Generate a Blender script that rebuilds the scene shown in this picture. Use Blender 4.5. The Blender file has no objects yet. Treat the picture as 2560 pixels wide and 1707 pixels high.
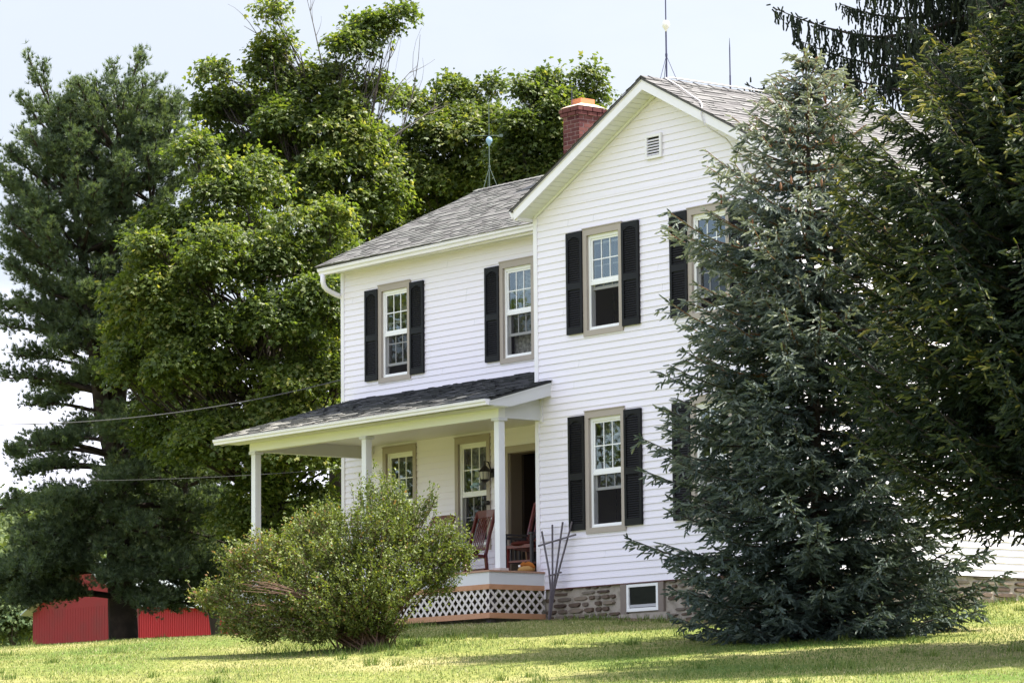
import bpy, math, random
import numpy as np
from mathutils import Vector, Matrix
random.seed(7)
rng = np.random.default_rng(11)
scene = bpy.context.scene
col = scene.collection
PI = math.pi

# ------------------------------------------------------------------ camera
CAM = np.array([42.3282, -34.2856, -2.4469])
YAW, PITCH, ROLL, FPX = -0.8967, 0.1239, -0.0096, 9120.88
_f = np.array([math.sin(YAW)*math.cos(PITCH), math.cos(YAW)*math.cos(PITCH), math.sin(PITCH)])
_r = np.array([math.cos(YAW), -math.sin(YAW), 0.0]); _u = np.cross(_r, _f)
CR = _r*math.cos(ROLL)+_u*math.sin(ROLL); CU = -_r*math.sin(ROLL)+_u*math.cos(ROLL); CF = _f
RIGHT = _r.copy()                                  # level direction across the view
BACK = np.array([-_r[1], _r[0], 0.0])              # level direction away from the viewer
S = 2560/2352.0

def W(x, y, t):
    """survey helper: point seen at (x, y) of a 2352 px wide view, t metres away"""
    d = CR*(x*S-1280)/FPX - CU*(y*S-853.5)/FPX + CF
    return CAM + d*t

cam_d = bpy.data.cameras.new("camera"); cam = bpy.data.objects.new("camera", cam_d); col.objects.link(cam)
cam_d.lens = 36*FPX/2560; cam_d.sensor_width = 36; cam_d.clip_start = 0.5; cam_d.clip_end = 6000
M = Matrix(((CR[0], CU[0], -CF[0], CAM[0]), (CR[1], CU[1], -CF[1], CAM[1]), (CR[2], CU[2], -CF[2], CAM[2]), (0, 0, 0, 1)))
cam.matrix_world = M
scene.camera = cam

# ------------------------------------------------------------------ materials
def mat(name, color, rough=0.6, spec=0.4, noise=None, bump=None, coat=0):
    m = bpy.data.materials.new(name); m.use_nodes = True
    nt = m.node_tree; b = nt.nodes["Principled BSDF"]
    b.inputs["Base Color"].default_value = (*color, 1); b.inputs["Roughness"].default_value = rough
    b.inputs["Specular IOR Level"].default_value = spec
    if noise:
        scale, amt, c2 = noise
        tc = nt.nodes.new("ShaderNodeTexCoord"); n = nt.nodes.new("ShaderNodeTexNoise")
        n.inputs["Scale"].default_value = scale; n.inputs["Detail"].default_value = 6
        r = nt.nodes.new("ShaderNodeValToRGB"); mx = nt.nodes.new("ShaderNodeMix"); mx.data_type = 'RGBA'
        r.color_ramp.elements[0].position = 0.45; r.color_ramp.elements[1].position = 0.72
        r.color_ramp.elements[1].color = (amt, amt, amt, 1); r.color_ramp.elements[0].color = (0, 0, 0, 1)
        nt.links.new(tc.outputs["Object"], n.inputs["Vector"]); nt.links.new(n.outputs["Fac"], r.inputs["Fac"])
        nt.links.new(r.outputs["Color"], mx.inputs["Factor"])
        mx.inputs["A"].default_value = (*color, 1); mx.inputs["B"].default_value = (*c2, 1)
        nt.links.new(mx.outputs["Result"], b.inputs["Base Color"])
    if bump:
        scale, st = bump
        tc = nt.nodes.new("ShaderNodeTexCoord"); n = nt.nodes.new("ShaderNodeTexNoise"); n.inputs["Scale"].default_value = scale
        bp = nt.nodes.new("ShaderNodeBump"); bp.inputs["Strength"].default_value = st; bp.inputs["Distance"].default_value = 0.01
        nt.links.new(tc.outputs["Object"], n.inputs["Vector"]); nt.links.new(n.outputs["Fac"], bp.inputs["Height"])
        nt.links.new(bp.outputs["Normal"], b.inputs["Normal"])
    return m

def ramp_mat(name, stops, rough=0.7, spec=0.3, trans=0.0, noise=None):
    """colour from the per-piece attribute 'tone' (0..1), optional leaf translucency"""
    m = bpy.data.materials.new(name); m.use_nodes = True; nt = m.node_tree
    b = nt.nodes["Principled BSDF"]; out = nt.nodes["Material Output"]
    at = nt.nodes.new("ShaderNodeAttribute"); at.attribute_name = "tone"
    r = nt.nodes.new("ShaderNodeValToRGB"); cr = r.color_ramp
    cr.elements[0].position = stops[0][0]; cr.elements[0].color = (*stops[0][1], 1)
    cr.elements[1].position = stops[-1][0]; cr.elements[1].color = (*stops[-1][1], 1)
    for p, c in stops[1:-1]:
        e = cr.elements.new(p); e.color = (*c, 1)
    src = at.outputs["Fac"]
    if noise:
        tc = nt.nodes.new("ShaderNodeTexCoord"); n = nt.nodes.new("ShaderNodeTexNoise"); n.inputs["Scale"].default_value = noise[0]
        n.inputs["Detail"].default_value = 4
        ma = nt.nodes.new("ShaderNodeMath"); ma.operation = 'MULTIPLY_ADD'
        nt.links.new(tc.outputs["Object"], n.inputs["Vector"]); nt.links.new(n.outputs["Fac"], ma.inputs[0])
        ma.inputs[1].default_value = noise[1]
        sb = nt.nodes.new("ShaderNodeMath"); sb.operation = 'SUBTRACT'; sb.inputs[1].default_value = noise[1]*0.5
        nt.links.new(at.outputs["Fac"], sb.inputs[0]); nt.links.new(sb.outputs[0], ma.inputs[2]); src = ma.outputs[0]
    nt.links.new(src, r.inputs["Fac"])
    nt.links.new(r.outputs["Color"], b.inputs["Base Color"])
    b.inputs["Roughness"].default_value = rough; b.inputs["Specular IOR Level"].default_value = spec
    if trans > 0:
        tr = nt.nodes.new("ShaderNodeBsdfTranslucent"); hs = nt.nodes.new("ShaderNodeMix"); hs.data_type = 'RGBA'; hs.blend_type = 'MULTIPLY'
        hs.inputs["Factor"].default_value = 1; hs.inputs["B"].default_value = (1.5, 1.5, 0.55, 1)
        nt.links.new(r.outputs["Color"], hs.inputs["A"]); nt.links.new(hs.outputs["Result"], tr.inputs["Color"])
        mx = nt.nodes.new("ShaderNodeMixShader"); mx.inputs[0].default_value = trans
        nt.links.new(b.outputs[0], mx.inputs[1]); nt.links.new(tr.outputs[0], mx.inputs[2]); nt.links.new(mx.outputs[0], out.inputs["Surface"])
    return m

siding_m = mat("vinyl_siding", (0.79, 0.75, 0.82), 0.45, 0.35, noise=(0.6, 0.35, (0.75, 0.725, 0.75)))
trimw_m = mat("white_trim", (0.78, 0.755, 0.79), 0.45, 0.4, noise=(3, 0.4, (0.66, 0.65, 0.62)))
post_m = mat("post_paint", (0.72, 0.72, 0.74), 0.5, noise=(2.5, 0.4, (0.62, 0.61, 0.62)))
panel_m = mat("grey_white_panel", (0.60, 0.60, 0.61), 0.5, noise=(2, 0.4, (0.52, 0.52, 0.53)))
soffit_m = mat("soffit_vinyl", (0.74, 0.74, 0.70), 0.5)
tan_m = mat("tan_trim", (0.36, 0.31, 0.265), 0.5, noise=(5, 0.3, (0.31, 0.265, 0.225)))
black_m = mat("black_shutter", (0.005, 0.005, 0.006), 0.55, 0.22)
vinyl_m = mat("window_vinyl", (0.80, 0.80, 0.79), 0.35)
screen_rail_m = mat("grey_aluminium", (0.42, 0.42, 0.44), 0.4)
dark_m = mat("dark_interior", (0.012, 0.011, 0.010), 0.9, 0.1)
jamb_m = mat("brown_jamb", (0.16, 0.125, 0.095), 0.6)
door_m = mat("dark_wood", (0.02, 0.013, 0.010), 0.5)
cedar_m = mat("cedar_board", (0.46, 0.24, 0.13), 0.6, noise=(6, 0.7, (0.40, 0.19, 0.09)))
deck_m = mat("deck_board", (0.38, 0.22, 0.15), 0.6, noise=(5, 0.6, (0.30, 0.19, 0.13)))
lattice_m = mat("lattice_plastic", (0.62, 0.57, 0.53), 0.5, noise=(3, 0.4, (0.54, 0.49, 0.45)))
mahog_m = mat("mahogany", (0.115, 0.016, 0.011), 0.3, 0.6, noise=(8, 0.6, (0.07, 0.011, 0.008)))
cushion_m = mat("dark_red_cushion", (0.06, 0.014, 0.010), 0.9, 0.1)
grim_m = mat("weathered_dark_wood", (0.032, 0.03, 0.032), 0.6)
trell_m = mat("weathered_trellis", (0.105, 0.09, 0.10), 0.7, noise=(9, 0.7, (0.06, 0.05, 0.055)))
iron_m = mat("black_iron", (0.015, 0.012, 0.012), 0.5)
rod_m = mat("rod_metal", (0.035, 0.035, 0.08), 0.4)
rodg_m = mat("verdigris_rod", (0.10, 0.135, 0.115), 0.5)
rodl_m = mat("galvanised_rod", (0.35, 0.35, 0.34), 0.5)
ballw_m = mat("milk_glass", (0.8, 0.76, 0.72), 0.2, 0.6)
ballb_m = mat("blue_glass", (0.22, 0.36, 0.48), 0.15, 0.7)
cable_m = mat("conductor_cable", (0.55, 0.52, 0.50), 0.5)
wire_m = mat("service_wire", (0.07, 0.07, 0.07), 0.6)
brick_m = ramp_mat("painted_brick", [(0, (0.06, 0.011, 0.013)), (0.5, (0.115, 0.036, 0.030)), (0.85, (0.16, 0.06, 0.05)), (1, (0.26, 0.15, 0.13))], 0.8, noise=(25, 0.6))
mortar_m = mat("mortar", (0.36, 0.25, 0.24), 0.9)
clay_m = mat("clay_flue", (0.58, 0.21, 0.09), 0.7)
wash_m = mat("cement_wash", (0.62, 0.45, 0.36), 0.9)
stone_m = ramp_mat("field_stone", [(0, (0.065, 0.045, 0.035)), (0.4, (0.12, 0.085, 0.062)), (0.75, (0.14, 0.12, 0.10)), (1, (0.20, 0.16, 0.12))], 0.9, noise=(14, 0.7))
smortar_m = mat("stone_mortar", (0.34, 0.30, 0.25), 0.95, noise=(9, 0.8, (0.18, 0.155, 0.125)), bump=(30, 0.6))
concrete_m = mat("concrete_jamb", (0.20, 0.165, 0.14), 0.9)
bark_m = mat("bark", (0.045, 0.037, 0.032), 0.95, 0.1, noise=(6, 0.8, (0.09, 0.075, 0.065)), bump=(9, 1.0))
pinebark_m = mat("pine_bark", (0.035, 0.028, 0.024), 0.95, 0.1, noise=(5, 0.8, (0.07, 0.052, 0.042)), bump=(7, 1.0))
barkl_m = mat("spruce_twig_bark", (0.20, 0.11, 0.055), 0.85, 0.1, noise=(12, 0.7, (0.12, 0.07, 0.045)))
barkg_m = mat("bare_twig_bark", (0.16, 0.145, 0.13), 0.9, 0.1)
stem_m = mat("bush_stem_bark", (0.15, 0.095, 0.075), 0.85, 0.1, noise=(10, 0.7, (0.27, 0.18, 0.14)))
cone_m = mat("spruce_cone_scales", (0.20, 0.095, 0.045), 0.8)
red_m = mat("barn_red_metal", (0.33, 0.016, 0.02), 0.5, 0.3, noise=(0.5, 0.3, (0.30, 0.02, 0.02)))
redg_m = mat("barn_red_boards", (0.22, 0.022, 0.025), 0.7, 0.2, noise=(1.2, 0.8, (0.17, 0.03, 0.03)))
tin_m = mat("tin_roof", (0.34, 0.39, 0.38), 0.5, 0.4, noise=(1.5, 0.7, (0.26, 0.25, 0.23)))
shingle_m = ramp_mat("grey_shingles", [(0, (0.07, 0.068, 0.067)), (0.3, (0.115, 0.112, 0.109)), (0.65, (0.16, 0.16, 0.151)), (1, (0.195, 0.20, 0.187))], 0.95, 0.1, noise=(60, 0.25))
shingle2_m = ramp_mat("weathered_roof_shingles", [(0, (0.08, 0.077, 0.077)), (0.3, (0.125, 0.121, 0.12)), (0.65, (0.165, 0.162, 0.158)), (1, (0.20, 0.197, 0.19))], 0.95, 0.1, noise=(60, 0.25))
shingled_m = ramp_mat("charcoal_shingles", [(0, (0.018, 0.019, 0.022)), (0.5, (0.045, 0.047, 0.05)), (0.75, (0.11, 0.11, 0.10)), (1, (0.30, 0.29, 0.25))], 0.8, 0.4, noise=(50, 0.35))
plusha_m = mat("orange_plush", (0.32, 0.11, 0.025), 0.95, 0.05)
plushb_m = mat("tan_plush", (0.38, 0.22, 0.08), 0.95, 0.05)
tag_m = mat("white_tag", (0.8, 0.8, 0.8), 0.6)
sheer_m = None

def glass_mat(name, refl, tint):
    m = bpy.data.materials.new(name); m.use_nodes = True; nt = m.node_tree; nt.nodes.clear()
    o = nt.nodes.new("ShaderNodeOutputMaterial"); t = nt.nodes.new("ShaderNodeBsdfTransparent"); g = nt.nodes.new("ShaderNodeBsdfGlossy")
    fr = nt.nodes.new("ShaderNodeFresnel"); fr.inputs["IOR"].default_value = refl
    t.inputs["Color"].default_value = (*tint, 1); g.inputs["Roughness"].default_value = 0.01
    g.inputs["Color"].default_value = (1, 1, 1, 1)
    mx = nt.nodes.new("ShaderNodeMixShader"); nt.links.new(fr.outputs[0], mx.inputs[0])
    nt.links.new(t.outputs[0], mx.inputs[1]); nt.links.new(g.outputs[0], mx.inputs[2]); nt.links.new(mx.outputs[0], o.inputs["Surface"])
    return m
glass_m = glass_mat("window_glass", 2.2, (0.75, 0.8, 0.8))

def veil_mat(name, color, cover, scale=None):
    """cloth or mesh finer than a pixel: partly lets light through"""
    m = bpy.data.materials.new(name); m.use_nodes = True; nt = m.node_tree
    b = nt.nodes["Principled BSDF"]; b.inputs["Base Color"].default_value = (*color, 1); b.inputs["Roughness"].default_value = 0.8
    if scale:
        tc = nt.nodes.new("ShaderNodeTexCoord"); n = nt.nodes.new("ShaderNodeTexNoise"); n.inputs["Scale"].default_value = scale
        r = nt.nodes.new("ShaderNodeMapRange"); r.inputs[1].default_value = 0.35; r.inputs[2].default_value = 0.65
        r.inputs[3].default_value = cover*0.55; r.inputs[4].default_value = min(1, cover*1.3)
        nt.links.new(tc.outputs["Object"], n.inputs["Vector"]); nt.links.new(n.outputs["Fac"], r.inputs[0]); nt.links.new(r.outputs[0], b.inputs["Alpha"])
    else:
        b.inputs["Alpha"].default_value = cover
    return m
screen_m = veil_mat("insect_mesh", (0.03, 0.028, 0.03), 0.42)
screen_m.node_tree.nodes['Principled BSDF'].inputs['Specular IOR Level'].default_value = 0
lace_m = veil_mat("lace_curtain", (0.75, 0.75, 0.7), 0.65, 18)

maple_m = ramp_mat("maple_leaf", [(0, (0.040, 0.066, 0.016)), (0.5, (0.092, 0.134, 0.030)), (0.85, (0.155, 0.19, 0.045)), (1, (0.25, 0.25, 0.085))], 0.5, 0.45, 0.5)
maple2_m = ramp_mat("dark_maple_leaf", [(0, (0.038, 0.062, 0.016)), (0.5, (0.085, 0.125, 0.030)), (0.85, (0.145, 0.178, 0.044)), (1, (0.23, 0.235, 0.08))], 0.5, 0.45, 0.46)
bushleaf_m = ramp_mat("bush_leaf", [(0, (0.045, 0.062, 0.018)), (0.45, (0.115, 0.155, 0.038)), (0.80, (0.20, 0.225, 0.06)), (0.89, (0.27, 0.18, 0.08)), (1, (0.32, 0.17, 0.10))], 0.55, 0.35, 0.28)
pine_m = ramp_mat("pine_needle", [(0, (0.042, 0.072, 0.042)), (0.6, (0.10, 0.14, 0.078)), (1, (0.20, 0.235, 0.13))], 0.5, 0.4, 0.36)
blue_m = ramp_mat("blue_spruce_needle", [(0, (0.028, 0.048, 0.042)), (0.45, (0.085, 0.12, 0.105)), (0.75, (0.19, 0.225, 0.19)), (1, (0.40, 0.42, 0.34))], 0.55, 0.4, 0.12)
norway_m = ramp_mat("spruce_needle", [(0, (0.010, 0.021, 0.011)), (0.52, (0.026, 0.045, 0.019)), (0.78, (0.10, 0.12, 0.03)), (1, (0.34, 0.30, 0.09))], 0.5, 0.4, 0.22)
weep_m = ramp_mat("weeping_needle", [(0, (0.012, 0.020, 0.012)), (0.7, (0.026, 0.040, 0.016)), (1, (0.09, 0.11, 0.035))], 0.6, 0.3, 0.12)
far_m = ramp_mat("far_leaf", [(0, (0.045, 0.075, 0.035)), (1, (0.12, 0.15, 0.06))], 0.8, 0.1, 0.2)
grass_m = ramp_mat("grass_blade", [(0, (0.06, 0.115, 0.02)), (0.35, (0.13, 0.18, 0.04)), (0.65, (0.27, 0.27, 0.11)), (1, (0.47, 0.42, 0.25))], 0.7, 0.2, 0.16, noise=(0.3, 0.5))

# ------------------------------------------------------------------ mesh helpers
class MB:
    def __init__(s): s.v = []; s.f = []; s.m = []; s.t = []; s.mats = []
    def mi(s, m):
        if m not in s.mats: s.mats.append(m)
        return s.mats.index(m)
    def face(s, pts, m, tone=None):
        i = len(s.v); s.v += [tuple(float(c) for c in p) for p in pts]; s.f.append(tuple(range(i, i+len(pts)))); s.m.append(s.mi(m))
        s.t += [0.5 if tone is None else tone]*len(pts)
    def box(s, a, b, m, tone=None, skew=None):
        x0, y0, z0 = a; x1, y1, z1 = b
        p = [(x0, y0, z0), (x1, y0, z0), (x1, y1, z0), (x0, y1, z0), (x0, y0, z1), (x1, y0, z1), (x1, y1, z1), (x0, y1, z1)]
        s.hexa(p, m, tone)
    def hexa(s, p, m, tone=None):
        i = len(s.v); s.v += [tuple(float(c) for c in q) for q in p]; k = s.mi(m)
        for q in ((0, 3, 2, 1), (4, 5, 6, 7), (0, 1, 5, 4), (1, 2, 6, 5), (2, 3, 7, 6), (3, 0, 4, 7)):
            s.f.append(tuple(i+j for j in q)); s.m.append(k)
        s.t += [0.5 if tone is None else tone]*8
    def beam(s, a, b, w, h, m, up=(0, 0, 1), tone=None):
        a = np.array(a, float); b = np.array(b, float); d = b-a; d /= np.linalg.norm(d)
        up = np.array(up, float); sd = np.cross(d, up); sd /= np.linalg.norm(sd); u = np.cross(sd, d)
        p = []
        for c in (a, b):
            for (i, j) in ((-1, -1), (1, -1), (1, 1), (-1, 1)): p.append(c+sd*i*w/2+u*j*h/2)
        s.hexa(p, m, tone)
    def tube(s, pts, rad, m, n=6, cap=True, tone=None):
        pts = [np.array(p, float) for p in pts]; i0 = len(s.v); k = s.mi(m); N = len(pts)
        if not hasattr(rad, '__len__'): rad = [rad]*N
        ref = None
        for j, p in enumerate(pts):
            d = pts[min(j+1, N-1)]-pts[max(j-1, 0)]; d = d/(np.linalg.norm(d)+1e-9)
            if ref is None:
                ref = np.array([0, 0, 1.0]) if abs(d[2]) < .9 else np.array([1.0, 0, 0])
            a = np.cross(d, ref); a /= np.linalg.norm(a)+1e-9; b = np.cross(a, d); ref = b
            for q in range(n):
                an = 2*PI*q/n; s.v.append(tuple(p+(a*math.cos(an)+b*math.sin(an))*rad[j])); s.t.append(0.5 if tone is None else tone)
        for j in range(N-1):
            for q in range(n):
                s.f.append((i0+j*n+q, i0+j*n+(q+1) % n, i0+(j+1)*n+(q+1) % n, i0+(j+1)*n+q)); s.m.append(k)
        if cap:
            s.f.append(tuple(i0+q for q in range(n))[::-1]); s.m.append(k)
            s.f.append(tuple(i0+(N-1)*n+q for q in range(n))); s.m.append(k)
    def lathe(s, c, prof, m, n=14, axis=None):
        s.tube([np.array(c)+np.array([0, 0, z]) for r, z in prof], [max(r, 1e-4) for r, z in prof], m, n)
    def ball(s, c, r, m, n=14, k=9, sc=(1, 1, 1)):
        i0 = len(s.v); kk = s.mi(m); c = np.array(c, float)
        for j in range(k+1):
            th = PI*j/k
            for q in range(n):
                ph = 2*PI*q/n
                s.v.append((c[0]+r*sc[0]*math.sin(th)*math.cos(ph), c[1]+r*sc[1]*math.sin(th)*math.sin(ph), c[2]+r*sc[2]*math.cos(th))); s.t.append(.5)
        for j in range(k):
            for q in range(n):
                s.f.append((i0+j*n+q, i0+(j+1)*n+q, i0+(j+1)*n+(q+1) % n, i0+j*n+(q+1) % n)); s.m.append(kk)
    def build(s, name, parent=None, smooth=False, loc=None):
        me = bpy.data.meshes.new(name); me.from_pydata(s.v, [], s.f)
        for m in s.mats: me.materials.append(m)
        me.polygons.foreach_set("material_index", s.m)
        a = me.attributes.new("tone", 'FLOAT', 'POINT'); a.data.foreach_set("value", s.t)
        if smooth: me.polygons.foreach_set("use_smooth", [True]*len(me.polygons))
        me.update()
        o = bpy.data.objects.new(name, me); col.objects.link(o)
        place(o, parent)
        return o

def place(o, parent):
    if parent is not None:
        o.parent = parent
        o.matrix_parent_inverse = parent_world(parent).inverted()
def parent_world(p):
    m = p.matrix_basis.copy(); q = p
    if q.parent is not None: m = parent_world(q.parent) @ q.matrix_parent_inverse @ m
    return m

def npmesh(name, V, F, tone, m, parent=None):
    V = np.ascontiguousarray(V, dtype=np.float32).reshape(-1, 3); F = np.ascontiguousarray(F, dtype=np.int32); k = F.shape[1]
    me = bpy.data.meshes.new(name); me.vertices.add(len(V)); me.vertices.foreach_set("co", V.ravel())
    me.loops.add(F.size); me.loops.foreach_set("vertex_index", F.ravel())
    me.polygons.add(len(F)); me.polygons.foreach_set("loop_start", np.arange(0, F.size, k, dtype=np.int32))
    me.polygons.foreach_set("loop_total", np.full(len(F), k, dtype=np.int32))
    a = me.attributes.new("tone", 'FLOAT', 'POINT'); a.data.foreach_set("value", np.ascontiguousarray(tone, dtype=np.float32))
    me.materials.append(m); me.update(calc_edges=True)
    o = bpy.data.objects.new(name, me); col.objects.link(o); place(o, parent); return o

def thing(name, label, cat, loc=(0, 0, 0), group=None):
    o = bpy.data.objects.new(name, None); o.empty_display_size = 0.3; col.objects.link(o); o.location = tuple(float(c) for c in loc)
    tag(o, label, cat, group); return o
def tag(o, label, cat, group=None):
    o["label"] = label; o["category"] = cat
    if group: o["group"] = group
    return o
def norm(a): return a/(np.linalg.norm(a, axis=-1, keepdims=True)+1e-9)
def rdirs(n, r=rng): return norm(r.normal(size=(n, 3)))

# ------------------------------------------------------------------ ground
T_ = [-400, 0, 30, 41, 48, 53.8, 59, 72, 76, 84, 95, 115, 150, 200, 250, 300, 400, 600, 3000]
Z_ = [-6, -4.05, -1.98, -1.16, -.46, .12, .22, .98, 1.10, .95, .7, .3, .2, 2.5, 8, 15, 22, 22, 40]
def ground(x, y):
    x = np.asarray(x, float); y = np.asarray(y, float)
    dx = x-CAM[0]; dy = y-CAM[1]
    fh = np.array([CF[0], CF[1]])/math.hypot(CF[0], CF[1])
    t = dx*fh[0]+dy*fh[1]; l = dx*RIGHT[0]+dy*RIGHT[1]
    # smooth interpolation: average of shifted lookups
    z = sum(np.interp(t+o, T_, Z_) for o in (-1.5, -.75, 0, .75, 1.5))/5
    lc = np.clip(l, -14, 9); z = z+0.04*lc*np.clip((140-t)/60, 0, 1)*np.clip(t/20, 0, 1)
    z = z+0.02*np.sin(x*0.9+1.3)*np.cos(y*0.7)*np.clip((60-np.abs(t-50))/30, 0, 1)
    return z

def axis(lo, hi, fine0, fine1, step, big):
    a = [fine0]; 
    while a[-1] < fine1: a.append(a[-1]+step)
    s = step
    while a[-1] < hi: s = min(s*1.25, big); a.append(a[-1]+s)
    s = step; b = []
    c = fine0
    while c > lo: s = min(s*1.25, big); c -= s; b.append(c)
    return np.array(b[::-1]+a)
gx = axis(-3000, 3000, -40, 34, 0.5, 200); gy = axis(-3000, 3000, -24, 36, 0.5, 200)
GX, GY = np.meshgrid(gx, gy); GZ = ground(GX, GY)
Vg = np.stack([GX, GY, GZ], -1).reshape(-1, 3); nx = len(gx); ny = len(gy)
ii = (np.arange(ny-1)[:, None]*nx+np.arange(nx-1)[None, :]).ravel()
Fg = np.stack([ii, ii+1, ii+1+nx, ii+nx], -1)

gm = bpy.data.materials.new("lawn_soil_and_turf"); gm.use_nodes = True; nt = gm.node_tree; b = nt.nodes["Principled BSDF"]
tc = nt.nodes.new("ShaderNodeTexCoord")
def nz(scale, detail=5):
    n = nt.nodes.new("ShaderNodeTexNoise"); n.inputs["Scale"].default_value = scale; n.inputs["Detail"].default_value = detail
    nt.links.new(tc.outputs["Object"], n.inputs["Vector"]); return n
def rampn(src, stops):
    r = nt.nodes.new("ShaderNodeValToRGB"); cr = r.color_ramp
    cr.elements[0].position = stops[0][0]; cr.elements[0].color = (*stops[0][1], 1); cr.elements[1].position = stops[-1][0]; cr.elements[1].color = (*stops[-1][1], 1)
    for p, c in stops[1:-1]:
        e = cr.elements.new(p); e.color = (*c, 1)
    nt.links.new(src, r.inputs["Fac"]); return r
n1 = nz(0.35); n2 = nz(14, 8)
r1 = rampn(n1.outputs["Fac"], [(0.35, (0.09, 0.14, 0.03)), (0.52, (0.18, 0.195, 0.06)), (0.66, (0.31, 0.28, 0.14))])
r2 = rampn(n2.outputs["Fac"], [(0.3, (0.45, 0.5, 0.4)), (0.7, (1.25, 1.2, 1.1))])
mx = nt.nodes.new("ShaderNodeMix"); mx.data_type = 'RGBA'; mx.blend_type = 'MULTIPLY'; mx.inputs["Factor"].default_value = 1
nt.links.new(r1.outputs["Color"], mx.inputs["A"]); nt.links.new(r2.outputs["Color"], mx.inputs["B"])
nt.links.new(mx.outputs["Result"], b.inputs["Base Color"]); b.inputs["Roughness"].default_value = 0.95; b.inputs["Specular IOR Level"].default_value = 0.1
bp = nt.nodes.new("ShaderNodeBump"); bp.inputs["Distance"].default_value = 0.03; bp.inputs["Strength"].default_value = 0.7
nt.links.new(n2.outputs["Fac"], bp.inputs["Height"]); nt.links.new(bp.outputs["Normal"], b.inputs["Normal"])
g = npmesh("ground", Vg, Fg, np.full(len(Vg), .5), gm); g["kind"] = "structure"
g.data.polygons.foreach_set("use_smooth", [True]*len(g.data.polygons))

# bare earth strip along the foundation
soil_m = mat("bare_earth", (0.16, 0.115, 0.075), 0.95, 0.05, noise=(8, 0.9, (0.09, 0.075, 0.04)), bump=(20, 1))
sb = MB()
xs = np.linspace(-1.2, 5.6, 40); prev = None
for i, x in enumerate(xs):
    y0 = -0.02 if x > 0.2 else -1.1
    y1 = y0-0.28-0.12*math.sin(x*3.1)-0.08*math.sin(x*7.7+1)
    a = (x, y0, float(ground(x, y0))+0.012); bq = (x, y1, float(ground(x, y1))+0.004)
    if prev and not (xs[i-1] <= .2 < x): sb.face([prev[1], bq, a, prev[0]], soil_m)
    prev = (a, bq)
so = sb.build("soil_strip"); so["kind"] = "structure"

# grass blades: a turf nobody could count
def blades(n, tlo, thi, h0, h1, w, seed, region=None):
    r = np.random.default_rng(seed)
    t = r.uniform(tlo, thi, n*2); keep = r.random(n*2) < t/thi; t = t[keep][:n]; n = len(t)
    l = r.uniform(-0.147, 0.147, n)*t*1.03
    fh = norm(np.array([CF[0], CF[1]]))
    x = CAM[0]+t*fh[0]+l*RIGHT[0]; y = CAM[1]+t*fh[1]+l*RIGHT[1]
    ok = ~((x > -7.1) & (x < 5.9) & (y > (np.where(x > 0.17, 0.03, -1.03))) & (y < 8.3))
    ok &= ~((x > 0.2) & (x < 5.6) & (y > -0.22) & (y < 0) & (r.random(n) < .85))
    x = x[ok]; y = y[ok]; n = len(x)
    z = ground(x, y); p = np.stack([x, y, z-0.004], -1)
    h = r.uniform(h0, h1, n)*(0.7+0.6*(np.sin(x*1.7)*np.sin(y*2.1)*.5+.5)); lean = r.normal(size=(n, 3))*0.45; lean[:, 2] = 1; tip = p+norm(lean)*h[:, None]
    a = r.uniform(0, 2*PI, n); sd = np.stack([np.cos(a), np.sin(a), 0*a], -1)*(w*r.uniform(.6, 1.4, n))[:, None]
    V = np.stack([p-sd, p+sd, tip], 1).reshape(-1, 3); F = np.arange(3*n).reshape(-1, 3)
    sh = np.clip(1.2-np.hypot(x-9.0, y+2.6)/4.5, 0, 1)+np.clip(1-np.abs(y+.9)/1.0, 0, 1)*(x > -7)*(x < 6)*.5+np.clip(1.2-np.hypot(x-3.2, y+5.6)/2.2, 0, 1)*.7+np.clip(1.2-np.hypot(x-12, y+6)/4.5, 0, 1)*.8  # darker green zones by trees and walls, their shadow put into blade tone
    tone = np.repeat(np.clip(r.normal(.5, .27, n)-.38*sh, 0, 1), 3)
    return V, F, tone
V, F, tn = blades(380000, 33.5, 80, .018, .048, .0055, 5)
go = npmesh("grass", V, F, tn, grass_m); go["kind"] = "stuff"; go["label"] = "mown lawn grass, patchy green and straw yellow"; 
# longer tufts at the foundation and bush foot
def tufts(centres, seed, h=(.08, .2), n=60):
    r = np.random.default_rng(seed); P = []
    for cx, cy, rad in centres:
        a = r.uniform(0, 2*PI, n); q = rad*np.sqrt(r.random(n)); P.append(np.stack([cx+q*np.cos(a), cy+q*np.sin(a)], -1))
    P = np.concatenate(P); z = ground(P[:, 0], P[:, 1]); p = np.concatenate([P, z[:, None]], 1); m = len(p)
    lean = r.normal(size=(m, 3))*.4; lean[:, 2] = 1; tip = p+norm(lean)*r.uniform(*h, m)[:, None]
    a = r.uniform(0, 2*PI, m); sd = np.stack([np.cos(a), np.sin(a), 0*a], -1)*.006
    return np.stack([p-sd, p+sd, tip], 1).reshape(-1, 3), np.arange(3*m).reshape(-1, 3), np.repeat(r.uniform(0, .5, m), 3)
cs = [(6.1, y, .3) for y in np.arange(.5, 8, .25)] + [(x, -1.35, .2) for x in np.arange(-6, -.9, .25)]
for q in W(850, 1488, 48.4)[None, :2]: cs += [(q[0]+a, q[1]+b_, .35) for a, b_ in rng.normal(size=(22, 2))*.7]
cs += [(x, -.35+.1*math.sin(x*5), .12) for x in np.arange(1.2, 5.5, .3)]
for t_ in rng.uniform(36, 74, 170):
    q = CAM+CF*t_+RIGHT*rng.uniform(-.145, .145)*t_
    if not (q[0] > -7.4 and q[0] < 6.2 and q[1] > -1.4): cs.append((q[0], q[1], .10))
V, F, tn = tufts(cs, 9, (.05, .14), 40); go2 = npmesh("tall_grass", V, F, tn, grass_m); go2["kind"] = "stuff"; go2["label"] = "longer uncut grass along walls and under the bush"

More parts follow.
